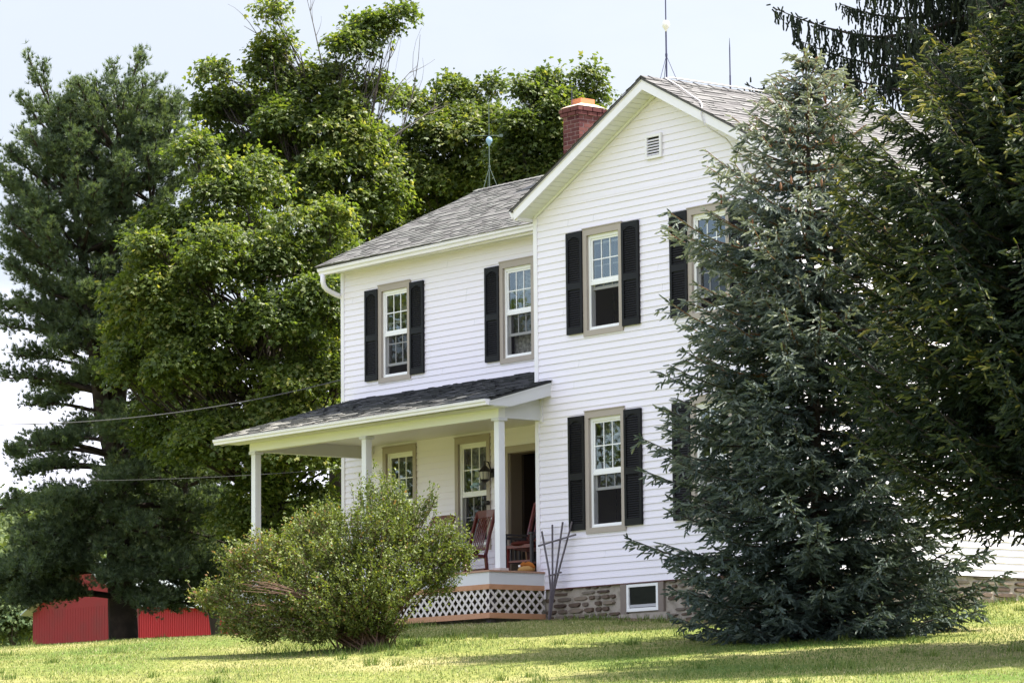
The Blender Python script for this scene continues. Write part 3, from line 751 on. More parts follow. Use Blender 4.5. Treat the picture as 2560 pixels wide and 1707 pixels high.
rk.box((-6.80, -1.19, 3.27), (.334, -1.165, 3.345), panel_m)
# soffit closing triangle right
rk.face([(.335, -1.10, 3.27), (.335, -.004, 3.485), (.11, -.004, 3.485), (.11, -1.10, 3.27)], soffit_m)
rk.build("porch_roof_trim", house)
gutter((-6.80, -1.195, 3.335), (.36, -1.195, 3.36), (0, -1, 0), h=.085, w=.09)

# chimney on the wing ridge
ch = MB(); cx0, cx1, cy0, cy1 = -4.68, -4.26, 4.42, 4.96; r = random.Random(3); z = 7.7; k = 0; ztop = 9.10
ch.box((cx0+.008, cy0+.008, 7.7), (cx1-.008, cy1-.008, ztop), mortar_m)
while z < ztop-.02:
    e = 0
    if z > ztop-.20: e = .035
    if z > ztop-.09: e = .05
    h = .058; g_ = .0015
    X0, X1, Y0, Y1 = cx0-e, cx1+e, cy0-e, cy1+e
    def run(a0, a1, fn):
        a = a0-(.1 if k % 2 else 0)
        while a < a1:
            b_ = min(a+.20, a1); aa = max(a, a0)
            if b_-aa > .02: fn(aa+.005, b_-.005)
            a += .21
    tnf = lambda: min(1, max(0, r.gauss(.42, .2)))
    run(X0, X1, lambda a, b_: ch.box((a, Y0, z), (b_, Y0+.06, z+h), brick_m, tnf()))
    run(Y0+.001, Y1-.001, lambda a, b_: ch.box((X1-.06, a, z+g_), (X1+.0015, b_, z+h+g_), brick_m, tnf()))
    run(X0, X1, lambda a, b_: ch.box((a, Y1-.06, z), (b_, Y1+.001, z+h), brick_m, tnf()))
    run(Y0+.001, Y1-.001, lambda a, b_: ch.box((X0-.0015, a, z+g_), (X0+.06, b_, z+h+g_), brick_m, tnf()))
    z += h+.011; k += 1
if True:
    e = .03; cxm, cym = (cx0+cx1)/2, (cy0+cy1)/2
    for (a, b_, c, d_) in ((cx0-e, cx1+e, cy0-e, cy1+e),):
        ch.hexa([(a, c, ztop-.004), (b_, c, ztop-.004), (b_, d_, ztop-.004), (a, d_, ztop-.004), (cxm-.15, cym-.17, ztop+.055), (cxm+.15, cym-.17, ztop+.055), (cxm+.15, cym+.17, ztop+.055), (cxm-.15, cym+.17, ztop+.055)], wash_m)
cho = ch.build("chimney", house)
fl = MB(); fl.box((cxm-.13, cym-.15, ztop+.03), (cxm+.13, cym+.15, ztop+.15), clay_m); fl.build("flue_tile", cho)

# lightning rods
def rod(base, h, ballz, ballm, rodm, legs=True, top=None, arrow=False, r0=.013, lab=None):
    q = MB(); b_ = np.array(base, float)
    lean = np.array([-.012, 0, 1.]); lean[0] = -.01
    q.tube([b_-np.array([0, 0, .03]), b_+np.array([0, 0, ballz])], [r0, r0], rodm, 6)
    q.tube([b_+np.array([0, 0, ballz]), b_+np.array([0, 0, h*.8]), b_+np.array([0, 0, h])], [r0*.8, r0*.7, r0*.2], rodm, 6)
    if legs:
        for an in (.6, 2.7, 4.9):
            q.tube([b_+np.array([0, 0, ballz*.48]), b_+np.array([.16*math.cos(an), .16*math.sin(an), -.045])], .0045, rodm, 5)
        q.tube([b_+np.array([0, 0, ballz*.46]), b_+np.array([0, 0, ballz*.52])], .018, rodm, 8)
    if arrow:
        z = ballz+.17; a = b_+np.array([-.26*RIGHT[0], -.26*RIGHT[1], z]); c = b_+np.array([.24*RIGHT[0], .24*RIGHT[1], z])
        q.tube([a, c], .0045, rodm, 5)
        q.tube([a-(c-a)*.12, a+(c-a)*.02], [.001, .016], rodm, 6)
        q.beam(c-(c-a)*.12, c, .004, .05, rodm)
    o = q.build("lightning_rod", house)
    if ballm:
        s_ = MB(); s_.lathe(b_+np.array([0, 0, ballz]), [(.012, -.02), (.016, 0), (.03, .02), (.053, .055), (.058, .085), (.052, .115), (.03, .14), (.012, .15)], ballm, 14)
        s_.build("glass_ball", o, True)
    return o
rod((APX, .13, 7.89), 1.75, .72, ballw_m, rod_m)
rod((APX, 1.375, 7.89), .76, .2, None, rod_m, legs=False)
rod((-6.93, 4.6, 8.08), 1.62, .74, ballb_m, rodg_m, arrow=True, r0=.008)
rod((APX, 7.14, 7.89), 1.5, .72, ballb_m, rodl_m)
rod((-4.53, 4.5, 9.1), .36, .05, None, rod_m, legs=False, r0=.010)
# conductor cable over the roof and down the gable
q = MB()
rs = lambda x, y: (x, y, rz_(x)+.055)
q.tube([rs(APX, .10), rs(APX+.35, .05), rs(APX+.75, -.08), rs(APX+1.05, -.16), rs(APX+1.25, -.30), (APX+1.32, -.385, rz_(APX+1.32)-.06), (APX+1.37, -.37, rz_(APX+1.37)-.2), (APX+1.55, -.12, 6.75), (APX+1.66, -.03, 6.55), (APX+1.80, -.03, 6.3), (APX+2.1, -.03, 6.0), (APX+2.5, -.03, 5.8)], .011, cable_m, 6)
q.tube([rs(APX, .10), (APX+.02, .2, RT+.07), (APX+.02, 1.4, RT+.075), (APX+.02, 4, RT+.07), (APX+.02, HD-.2, RT+.07)], .011, cable_m, 6)
q.build("conductor_cable", house, True)

# porch lantern and hanging ornament
q = MB(); lx, ly, lz = -3.03, WY-.17, 2.60
q.tube([(lx, WY-.03, lz+.06), (lx, WY-.10, lz+.22), (lx, ly, lz+.23), (lx, ly, lz+.14)], .012, iron_m, 6)
q.box((lx-.05, WY-.03, lz-.02), (lx+.05, WY-.018, lz+.12), iron_m)
q.lathe((lx, ly, lz), [(.02, .16), (.04, .14), (.09, .09), (.105, .07), (.10, .06)], iron_m, 8)
q.lathe((lx, ly, lz), [(.075, -.075), (.08, -.06), (.05, -.09), (.015, -.11)][::-1], iron_m, 8)
for k in range(6):
    a = 2*PI*k/6; q.tube([(lx+.078*math.cos(a), ly+.078*math.sin(a), lz-.06), (lx+.09*math.cos(a), ly+.09*math.sin(a), lz+.065)], .005, iron_m, 4)
lo = q.build("porch_lantern", house)
q = MB(); q.lathe((lx, ly, lz), [(.07, -.06), (.082, .065)], mat("frosted_pane", (.42, .40, .33), .3), 12); q.build("lantern_pane", lo)
q = MB(); hx, hy, hz = -3.20, WY-.22, 2.47
q.ball((hx, hy, hz), .05, mat("blue_green_glass", (.22, .34, .36), .25), 10, 7, (1.7, 1, .8)); q.ball((hx-.10, hy, hz-.03), .03, q.mats[0], 8, 6); q.tube([(hx, hy, hz+.04), (hx+.07, hy+.02, hz+.14)], .003, iron_m, 4)
tag(q.build("hanging_ornament"), "small blue-green glass ornament hanging under the porch lantern", "ornament")
q = MB(); q.tube([(-3.10, WY-.04, 2.18), (-3.16, WY-.10, 2.14), (-3.28, WY-.13, 2.13)], .010, iron_m, 6); q.ball((-3.10, WY-.06, 2.18), .038, iron_m); q.ball((-3.28, WY-.13, 2.12), .028, iron_m)
q.build("iron_bracket", house)

# ------------------------------------------------------------------ rocking chairs
def rocking_chair(loc, rz, label, arms=False, cushion_out=0.0):
    t = thing("rocking_chair", label, "chair", loc, "mahogany rocking chairs on the porch")
    R_ = Matrix.Rotation(rz, 4, 'Z')
    def B(mb, name, par=None):
        o = mb.build(name)
        o.parent = par or t; return o
    # local: faces -Y, x across, z up
    def P(x, y, z): v = R_ @ Vector((x, y, z)); return (v.x, v.y, v.z)
    w = .25
    def bm(mb, a, b_, ww, hh, m, up=(0, 0, 1)):
        mb.beam(P(*a), P(*b_), ww, hh, m, up)
    for s_ in (-1, 1):
        m = MB(); x = s_*w
        pts = [(x, .24, .04), (x, .22, .22), (x, .20, .42), (x, .27, .72), (x, .40, 1.12)]
        for a, b_ in zip(pts[:-1], pts[1:]): bm(m, a, b_, .036, .046, mahog_m, (0, -1, .3))
        B(m, "back_post")
        m = MB(); bm(m, (x, -.20, .05), (x, -.20, .43), .038, .038, mahog_m, (0, 1, 0)); B(m, "leg")
        m = MB(); n = 14; pr = []
        for i in range(n+1):
            y = -.42+.98*i/n; zz = .022+.16*((y-.02)**2); pr.append((x, y, zz))
        for a, b_ in zip(pr[:-1], pr[1:]): bm(m, a, b_, .032, .036, mahog_m)
        B(m, "rocker")
    m = MB(); pts = [(-w+.018, .385, 1.08), (0, .40, 1.085), (w-.018, .385, 1.08)]
    for a, b_ in zip(pts[:-1], pts[1:]): bm(m, a, b_, .022, .12, mahog_m)
    B(m, "back_rail"); m = MB(); bm(m, (-w+.018, .205, .52), (w-.018, .205, .52), .022, .05, mahog_m); B(m, "back_rail")
    m = MB()
    for k in range(6):
        x = -.13+k*.052; pts = [(x, .205, .50), (x, .235, .62), (x, .285, .80), (x, .375, 1.03)]
        for a, b_ in zip(pts[:-1], pts[1:]): bm(m, a, b_, .022, .010, mahog_m, (0, -1, .3))
    B(m, "back_slat")
    m = MB()
    m.hexa([P(-w, -.23, .40), P(w, -.23, .40), P(w, .20, .37), P(-w, .20, .37), P(-w, -.23, .45), P(w, -.23, .45), P(w, .20, .42), P(-w, .20, .42)], mahog_m)
    for y in (-.20, .18): bm(m, (-w, y, .20), (w, y, .20), .02, .03, mahog_m)
    B(m, "seat")
    m = MB(); m.ball(P(0, -.02-cushion_out/2, .465), .235, cushion_m, 16, 9, (1, 1+cushion_out*2, .22)); o = B(m, "cushion"); o.data.polygons.foreach_set("use_smooth", [True]*len(o.data.polygons))
    if arms:
        for s_ in (-1, 1):
            m = MB(); x = s_*(w+.03)
            bm(m, (x, -.26, .61), (x, .27, .62), .075, .03, grim_m)
            bm(m, (x, -.22, .06), (x, -.22, .595), .042, .042, grim_m, (0, 1, 0))
            bm(m, (x, -.20, .20), (x, .20, .20), .03, .04, grim_m); bm(m, (x, -.20, .56), (x, .22, .56), .03, .04, grim_m)
            for y in (-.10, -.01, .08): bm(m, (x, y, .21), (x, y, .56), .014, .03, grim_m, (0, 1, 0))
            B(m, "arm")
    return t
rocking_chair((-2.56, .62, .862), math.radians(-4), "mahogany rocking chair seen whole left of the front right porch post")
rocking_chair((-3.75, .72, .862), math.radians(3), "mahogany rocking chair whose top rail only shows over the leafy bush")
rocking_chair((-.56, .27, .862), math.radians(6), "rocking chair with dark slatted arms in front of the open door", arms=True, cushion_out=.05)

pl = thing("plush_toy", "floppy orange and tan plush toy lying on the porch deck by the house corner", "toy", (-.10, -.17, .862))
def loose(mb, name, par, smooth=True):
    o = mb.build(name, None, smooth); o.parent = par; return o
m = MB()
m.ball((0, 0, .04), .14, plushb_m, 18, 10, (.95, .8, .42)); m.ball((.06, .02, .05), .09, plushb_m, 14, 8, (1, 1, .6)); loose(m, "body", pl)
for s_, x in ((-1, -.10), (1, .10)):
    m = MB(); m.tube([(0, .0, .115), (x*.6, .01, .125), (x*1.2, .02, .105), (x*1.75, .03, .07)], [.03, .04, .035, .016], plusha_m, 10); loose(m, "ear", pl)
m = MB(); m.box((-.10, -.06, .085), (-.055, -.055, .115), tag_m); loose(m, "tag", pl, False)

# ------------------------------------------------------------------ trellis leaning on the wall
tr = thing("fan_trellis", "weathered grey fan trellis leaning on the white wall beside the porch", "trellis", (.60, -.30, .08))
Z = lambda x, y: (1340+x/5.808, 1290+y/5.808)
def onY(u, v, Y):
    dd = CR*(u-1280)/FPX - CU*(v-853.5)/FPX + CF; t = (Y-CAM[1])/dd[1]; return CAM+dd*t
def tp(x, y, Y): u, v = Z(x, y); return onY(u, v, Y)
foot = tp(185, 1530, -.30)
ups = [[(185, 1530, -.32), (215, 1080, -.25), (190, 800, -.2), (85, 225, -.09)], [(190, 1530, -.31), (232, 1080, -.24), (240, 800, -.19), (237, 130, -.07)],
       [(195, 1530, -.30), (245, 1080, -.23), (290, 800, -.18), (387, 90, -.06)], [(200, 1530, -.29), (262, 1080, -.22), (325, 810, -.17), (523, 85, -.06)]]
for uq in ups:
    m = MB(); pts = [tp(*a)-np.array(tr.location) for a in uq]
    if len(pts) == 4:
        for a, b_ in zip(pts[:-1], pts[1:]): m.beam(a, b_+(b_-a)*.01, .024, .018, trell_m, (0, -1, .2))
    o = m.build("upright"); o.parent = tr
for a, b_ in (((35, 430, -.13), (578, 265, -.13)), ((205, 858, -.2), (368, 812, -.21))):
    m = MB(); m.beam(tp(*a)-np.array(tr.location), tp(*b_)-np.array(tr.location), .02, .022, trell_m); o = m.build("crossbar"); o.parent = tr

# ------------------------------------------------------------------ wires
def wirething(pts, label, rad):
    m = MB(); m.tube(pts, rad, wire_m, 5); o = m.build("service_wire"); tag(o, label, "wire"); return o
def sag(a, b_, s, n=24):
    a = np.array(a); b_ = np.array(b_); return [a+(b_-a)*i/n-np.array([0, 0, s*4*(i/n)*(1-i/n)]) for i in range(n+1)]
A = np.array([-7.12, 1.6, W(786, 857, 60.6)[2]])
wirething(sag(A, W(-420, 950, 58), .42), "upper grey service wire running from the house corner across the pine", .008)
wirething(sag(np.array([-7.13, 4.0, W(800, 1040, 62)[2]]), W(-420, 1085, 60), .26), "lower thin service wire crossing the pine trunk behind the porch", .005)

# ------------------------------------------------------------------ barn
bn = thing("barn", "red metal-sided barn with a pale tin roof behind the pine trunk", "barn", W(322, 1462, 110))
P0 = W(318, 1383, 110); bx, by = P0[0], P0[1]; bwid = 6.1; blen = 9.5; be = P0[2]; br = be+1.35; bz = float(ground(bx, by))-.6
m = MB(); L_ = np.array(bn.location)
def bl(x, y, z): return (x-L_[0], y-L_[1], z-L_[2])
m.face([bl(bx-bwid, by, bz), bl(bx, by, bz), bl(bx, by, be), bl(bx-bwid/2, by, br), bl(bx-bwid, by, be)], redg_m)
for i in range(40):
    x = bx-bwid+bwid*(i+.5)/40; m.box(bl(x-.01, by-.006, bz), bl(x+.01, by-.001, be), redg_m)
n = 120
for i in range(n):
    y0 = by+blen*i/n; y1 = y0+blen/n; q = (y1-y0)/4
    prof = [(y0, 0), (y0+q*1.6, 0), (y0+q*2, .02), (y0+q*3, .02), (y1-q*.6, 0), (y1, 0)]
    for (a, oa), (c, oc) in zip(prof[:-1], prof[1:]): m.face([bl(bx+oa, a, bz), bl(bx+oc, c, bz), bl(bx+oc, c, be), bl(bx+oa, a, be)], red_m)
m.face([bl(bx-bwid, by, bz), bl(bx-bwid, by, be), bl(bx-bwid, by+blen, be), bl(bx-bwid, by+blen, bz)], redg_m)
m.face([bl(bx-bwid, by+blen, bz), bl(bx-bwid, by+blen, be), bl(bx-bwid/2, by+blen, br), bl(bx, by+blen, be), bl(bx, by+blen, bz)], redg_m)
m.box(bl(bx-.06, by-.04, bz), bl(bx+.04, by-.021, be), mat("barn_corner", (.13, .012, .014), .6))
o = m.build("wall"); o.parent = bn
m = MB()
for sg in (1, -1):
    for i in range(24):
        y0 = by-.3+(blen+.6)*i/24; y1 = by-.3+(blen+.6)*(i+1)/24
        xe = bx-bwid/2+sg*(bwid/2+.28); ze = be-.13; xr = bx-bwid/2
        m.hexa([bl(xe, y0, ze), bl(xe, y1-.03, ze), bl(xr, y1-.03, br), bl(xr, y0, br), bl(xe, y0, ze+.05), bl(xe, y1-.03, ze+.05), bl(xr, y1-.03, br+.05), bl(xr, y0, br+.05)], tin_m)
        m.hexa([bl(xe, y1-.03, ze), bl(xe, y1, ze), bl(xr, y1, br), bl(xr, y1-.03, br), bl(xe, y1-.03, ze+.085), bl(xe, y1, ze+.085), bl(xr, y1, br+.085), bl(xr, y1-.03, br+.085)], tin_m)
o = m.build("roof"); o.parent = bn
m = MB(); wv = W(133, 1485, 109.8)
m.box(bl(wv[0]-.33, by-.04, wv[2]-.5), bl(wv[0]+.33, by-.0, wv[2]+.12), mat("barn_window_grey", (.12, .16, .17), .3)); o = m.build("window"); o.parent = bn

# ------------------------------------------------------------------ vegetation generators
def kites(p, d, n, L, w, fold=.15):
    """leaf quads: base p, direction d, normal n"""
    d = norm(d); s_ = norm(np.cross(d, n)); nn = np.cross(s_, d)
    L = L[:, None]; w = w[:, None]
    tip = p+d*L-nn*L*.12; mid = p+d*L*.45
    return np.stack([p, mid+s_*w+nn*w*fold, tip, mid-s_*w+nn*w*fold], 1)

def quadmesh(name, Q, tone, m, parent):
    n = len(Q); return npmesh(name, Q.reshape(-1, 3), np.arange(4*n).reshape(-1, 4), np.repeat(tone, 4), m, parent)
def trimesh(name, Tq, tone, m, parent):
    n = len(Tq); return npmesh(name, Tq.reshape(-1, 3), np.arange(3*n).reshape(-1, 3), np.repeat(tone, 3), m, parent)

def curve_pts(a, b_, bend, n=6, r=random):
    a = np.array(a, float); b_ = np.array(b_, float); L = np.linalg.norm(b_-a)
    o = np.array([r.uniform(-1, 1), r.uniform(-1, 1), r.uniform(-.3, .8)])*bend*L
    return [a+(b_-a)*(i/n)+o*4*(i/n)*(1-i/n) for i in range(n+1)]

def broadleaf(name, label, cat, base, trunk_top, lobes, nleaf, lsize, m, seed, spray=(.22, .5), trunk_r=.22, parts3=True, group=None, twigs=(), bark=None, extra_stems=(), split=0):
    """lobes: (centre, (rx, ry, rz)) foliage masses; leaves sit in sprays on thin limbs"""
    r = np.random.default_rng(seed); rr = random.Random(seed); base = np.array(base, float)
    t = thing(name, label, cat, base, group)
    bark = bark or bark_m
    wood = MB(); tt = np.array(trunk_top, float)
    tp_ = curve_pts(base-np.array([0, 0, .2]), tt, .05, 8, rr); wood.tube(tp_, [trunk_r*(1.25 if i == 0 else 1-.65*i/8) for i in range(9)], bark, 9)
    for a, b_, r0, r1 in extra_stems: wood.tube(curve_pts(a, b_, .09, 8, rr), [r0+(r1-r0)*i/8 for i in range(9)], bark, 7)
    if split:
        sub = []
        for c, rad in lobes:
            c = np.array(c, float); rad = np.array(rad, float)
            for q in range(split):
                dv = rdirs(1, r)[0]; kk = r.uniform(.38, .58); sub.append((c+dv*rad*r.uniform(.35, .82), rad*kk*np.array([1, 1, .75])))
        lobes = sub
    vol = np.array([(l[1][0]*l[1][1]+l[1][0]*l[1][2]+l[1][1]*l[1][2]) for l in lobes]); share = vol/vol.sum()
    per = 24; P_, D_, N_ = [], [], []
    for (c, rad), sh in zip(lobes, share):
        c = np.array(c, float); rad = np.array(rad, float)
        j = min(len(tp_)-1, max(3, int(len(tp_)*.8))); src = tp_[rr.randint(4, 8)]
        if c[2] < src[2]: src = tp_[3]
        lp = curve_pts(src, c, .09, 5, rr); r0 = trunk_r*(.17 if split else .30)*max(.28, 1-.85*(c[2]-base[2])/14)
        wood.tube(lp, [r0*(1-.6*i/5) for i in range(6)], bark, 6)
        ns = max(3, int(nleaf*sh/per)); dv = rdirs(ns, r); dv[:, 2] = np.where(dv[:, 2] < -.35, -dv[:, 2]*.6, dv[:, 2]); dv = norm(dv)
        k = r.uniform(.40, 1.05, ns)**.6+(r.random(ns) < .10)*r.uniform(0, .35, ns); sc = c+dv*rad*k[:, None]
        for i in range(0, ns, max(1, ns//(3 if split else 16))):
            wood.tube(curve_pts(lp[rr.randint(3, 5)], sc[i], .12, 4, rr), [r0*.3, r0*.22, r0*.15, r0*.1, .006], bark, 5, False)
        sr = r.uniform(*spray, ns)
        a = r.uniform(0, 2*PI, (ns, per)); q = np.sqrt(r.random((ns, per)))*sr[:, None]
        tilt = norm(np.stack([dv[:, 0]*.55, dv[:, 1]*.55, np.full(ns, 1.)], -1)+r.normal(size=(ns, 3))*.30)
        e1 = norm(np.cross(tilt, np.array([.3, .9, .1]))); e2 = np.cross(tilt, e1)
        p = sc[:, None]+e1[:, None]*(np.cos(a)*q)[..., None]+e2[:, None]*(np.sin(a)*q)[..., None]
        p += tilt[:, None]*r.normal(0, .05, (ns, per))[..., None]-np.array([0, 0, 1.])*((q/sr[:, None])**2*.16*sr[:, None])[..., None]
        out = norm(p-sc[:, None]+dv[:, None]*.1); d = norm(out+np.array([0, 0, -.35])+r.normal(size=p.shape)*.45)
        nn = norm(tilt[:, None]+r.normal(size=p.shape)*.38)
        P_.append(p.reshape(-1, 3)); D_.append(d.reshape(-1, 3)); N_.append(nn.reshape(-1, 3))
    P_ = np.concatenate(P_); D_ = np.concatenate(D_); N_ = np.concatenate(N_); n = len(P_)
    L = r.uniform(.5, 1.35, n)*lsize; tone = np.clip(r.normal(.5, .25, n)+.15*np.sin(P_[:, 0]*1.1+seed)*np.cos(P_[:, 2]*1.4), 0, 1)
    Q = [kites(P_, D_, N_, L, L*.30)]; T2 = [tone]
    if parts3:
        sd = norm(np.cross(D_, N_))
        for sg in (-1, 1): Q.append(kites(P_, D_*.62+sd*sg*.78, N_, L*.78, L*.22)); T2.append(tone)
    for (tb, te, rad0) in twigs:      # bare dead limbs with side twigs
        pp = curve_pts(tb, te, .10, 6, rr); wood.tube(pp, [rad0*(1-.8*i/6) for i in range(7)], barkg_m, 5, False)
        for k in range(5):
            s0 = pp[rr.randint(2, 5)]; e0 = s0+(np.array(te)-np.array(tb))*rr.uniform(.2, .4)+np.array([rr.uniform(-.35, .35), rr.uniform(-.35, .35), rr.uniform(-.05, .2)])
            wood.tube(curve_pts(s0, e0, .12, 4, rr), [rad0*.45, rad0*.35, rad0*.25, rad0*.15, .003], barkg_m, 4, False)
    wo = wood.build("trunk", None, True); wo.parent = t; wo.matrix_parent_inverse = Matrix.Translation(-Vector(base))
    c = quadmesh("crown", np.concatenate(Q), np.concatenate(T2), m, None); c.parent = t; c.matrix_parent_inverse = Matrix.Translation(-Vector(base))
    return t

def lob(x, y, r_, t, dt=0, fy=.85):
    """foliage mass centred at view point x, y, radius r_ (view px) at distance t"""
    k = r_*S/FPX*t; return (W(x, y, t+dt), (k, k, k*fy))
def gbase(x, t):
    p_ = W(x, 1450, t); return np.array([p_[0], p_[1], float(ground(p_[0], p_[1]))])

# ---- maples behind the wing
T1 = 68.5
lobA = [lob(x, y, r_, T1, dt) for x, y, r_, dt in [
    (470, 470, 95, 0), (560, 400, 90, .5), (395, 560, 90, .3), (520, 600, 110, -1.2), (650, 560, 110, -.6), (400, 700, 110, -.6), (330, 640, 60, 0), (300, 760, 55, .2), (350, 560, 60, -.5), (310, 690, 60, -.6), (360, 780, 75, -.8), (290, 850, 50, -.3), (560, 760, 120, -1.4),
    (700, 700, 110, -1.2), (450, 850, 120, -1), (620, 900, 120, -1.4), (740, 860, 90, -1), (330, 860, 85, .2), (480, 1000, 110, -.8), (640, 1050, 110, -1), (745, 1030, 80, -.6),
    (360, 1000, 70, .4), (560, 1150, 90, -.4), (700, 1180, 90, -.3), (755, 520, 70, -.2), (440, 340, 60, .4), (770, 650, 60, 0), (620, 1260, 80, 0), (740, 1290, 70, .2), (720, 620, 110, 1.8), (640, 780, 120, 1.8), (740, 800, 110, 2.0), (560, 560, 110, 1.8), (680, 960, 120, 1.8), (500, 900, 110, 1.6), (760, 950, 80, .5), (420, 640, 80, 1.2), (770, 740, 60, .4)]]
broadleaf("maple_tree", "big maple left of the house, its low leafy limbs reaching past the porch roof", "tree", gbase(640, T1+.4), W(600, 640, T1), lobA, 112000, .085, maple_m, 21, split=6, trunk_r=.26)
T2_ = 75
lobB = [lob(x, y, r_, T2_, dt, fy) for x, y, r_, dt, fy in [
    (640, 60+40, 42, 0, .7), (590, 150, 55, .2, .7), (690, 190, 75, 0, .8), (640, 300, 90, -.3, .9), (520, 240, 55, .5, .8), (540, 330, 65, .4, .9), (860, 60, 60, .3, .7), (800, 100, 50, -.3, .7), (770, 160, 45, .3, .8),
    (780, 240, 60, -.4, .8), (860, 210, 45, .3, .8), (760, 350, 90, -.8, .9), (850, 330, 70, .3, .9), (840, 440, 85, -.6, .9), (700, 430, 90, -1, .9), (620, 420, 60, -.5, .8), (920, 20, 22, 0, .6), (625, 22, 22, 0, .5),
    (580, 250, 70, .9, .8), (660, 340, 90, 1.2, .9), (740, 270, 65, 1, .9), (820, 300, 85, 1.2, .9), (900, 420, 70, .8, .9), (560, 400, 80, 1, .9), (480, 250, 45, .5, .8), (880, 520, 60, 0, .9), (790, 540, 80, -.5, .9), (830, 640, 60, 0, .9), (500, 165, 40, .3, .7)]]
tw = [(W(700, 230, T2_), W(590, 20, T2_+.5), .018), (W(690, 180, T2_), W(560, 60, T2_), .025), (W(740, 150, T2_), W(700, -20, T2_), .016), (W(800, 330, T2_), W(905, 110, T2_), .022), (W(860, 300, T2_), W(960, 150, T2_+.3), .018), (W(880, 330, T2_), W(1010, 240, T2_), .025), (W(880, 400, T2_), W(965, 80, T2_), .02)]
broadleaf("maple_tree", "tallest maple with bare dead twigs reaching out at the top of its crown", "tree", gbase(790, T2_), W(770, 260, T2_), lobB, 60000, .09, maple_m, 22, split=6, trunk_r=.3, twigs=tw,
          extra_stems=[(W(780, 620, T2_), W(880, 120, T2_), .07, .012), (W(760, 560, T2_), W(690, 120, T2_), .06, .010), (W(820, 560, T2_-.5), W(760, 90, T2_), .06, .010)])
T3 = 77
lobC = [lob(x, y, r_, T3, dt, fy) for x, y, r_, dt, fy in [
    (950, 225, 42, 0, .8), (1050, 205, 42, .3, .8), (1075, 240, 45, .3, .8), (1135, 190, 30, .2, .6), (1000, 255, 38, .2, .7), (1000, 310, 80, -.6, .9), (1100, 300, 85, -.7, .9), (920, 340, 60, -.3, .9), (960, 410, 80, -.6, .9), (1070, 410, 90, -.5, .9), (1150, 400, 60, 0, .9),
    (930, 500, 60, 0, .9), (1020, 500, 70, 0, .9), (1110, 480, 60, 0, .8)]]
broadleaf("maple_tree", "maple with a pale rounded top standing behind the wing roof ridge", "tree", gbase(1060, T3), W(1060, 330, T3), lobC, 32000, .09, maple2_m, 23, split=6, trunk_r=.22)
T4 = 74
lobD = [lob(x, y, r_, T4, dt, fy) for x, y, r_, dt, fy in [
    (1205, 195, 30, 0, .7), (1265, 175, 28, .3, .8), (1250, 215, 42, .3, .8), (1290, 245, 48, -.3, .9), (1350, 170, 26, .2, .9), (1365, 215, 26, .2, .7), (1335, 235, 30, .2, .7), (1210, 290, 60, -.3, .9), (1270, 320, 70, -.4, .9), (1180, 350, 60, 0, .9), (1240, 400, 70, 0, .9), (1340, 290, 50, 0, .9),
    (1180, 440, 60, 0, .9), (1290, 420, 50, 0, .8)]]
broadleaf("maple_tree", "darker maple showing just left of and behind the brick chimney", "tree", gbase(1250, T4), W(1255, 300, T4), lobD, 28000, .088, maple2_m, 24, split=6, trunk_r=.2)

# ---- needle helpers
def tuft_tris(p, d, nn, L, w, spread, r, tonebase):
    """fans of nn needles at p pointing about d"""
    n = len(p); dd = norm(d[:, None]+r.normal(size=(n, nn, 3))*spread); tip = p[:, None]+dd*(L[:, None]*r.uniform(.75, 1.1, (n, nn)))[..., None]
    s_ = norm(np.cross(dd, r.normal(size=(n, nn, 3))))*w
    b_ = np.broadcast_to(p[:, None], tip.shape)
    Tq = np.stack([b_-s_, b_+s_, tip], 2).reshape(-1, 3, 3)
    return Tq, np.repeat(tonebase, nn)
def shoot_tris(p, d, nn, L, nl, w, r, tonebase, ang=.9, core=0):
    """bottle-brush shoots: needles all round an axis"""
    n = len(p); d = norm(d); k = (np.arange(nn)+.5)/nn; rd = norm(np.cross(d[:, None], r.normal(size=(n, nn, 3))))
    b_ = p[:, None]+d[:, None]*(L[:, None]*k[None])[..., None]
    dd = norm(d[:, None]*.75+rd*ang); taper = (1-.45*k)[None, :, None]
    tip = b_+dd*nl*taper*r.uniform(.8, 1.15, (n, nn, 1)); s_ = norm(np.cross(dd, rd+.3))*w
    s_ = d[:, None]*w+0*s_
    Tq = np.stack([b_-s_, b_+s_, tip], 2).reshape(-1, 3, 3); tb = np.clip(tonebase, 0, 1); T_ = [np.repeat(tb, nn)]; Q_ = [Tq]
    if core > 0:
        ref = r.normal(size=(n, 3)); e1 = norm(np.cross(d, ref)); e2 = np.cross(d, e1); Lc = L[:, None]
        for e in (e1, e2):
            a1 = p+d*Lc*.1+e*core*.9; a2 = p+d*Lc*.1-e*core*.9; b1 = p+d*Lc*.85+e*core*.8; b2 = p+d*Lc*.85-e*core*.8; tp2 = p+d*Lc*1.1
            Q_ += [np.stack([a1, b1, b2], 1), np.stack([a1, b2, a2], 1), np.stack([b1, tp2, b2], 1)]; T_ += [tb*.92]*3
    return np.concatenate(Q_), np.concatenate(T_)

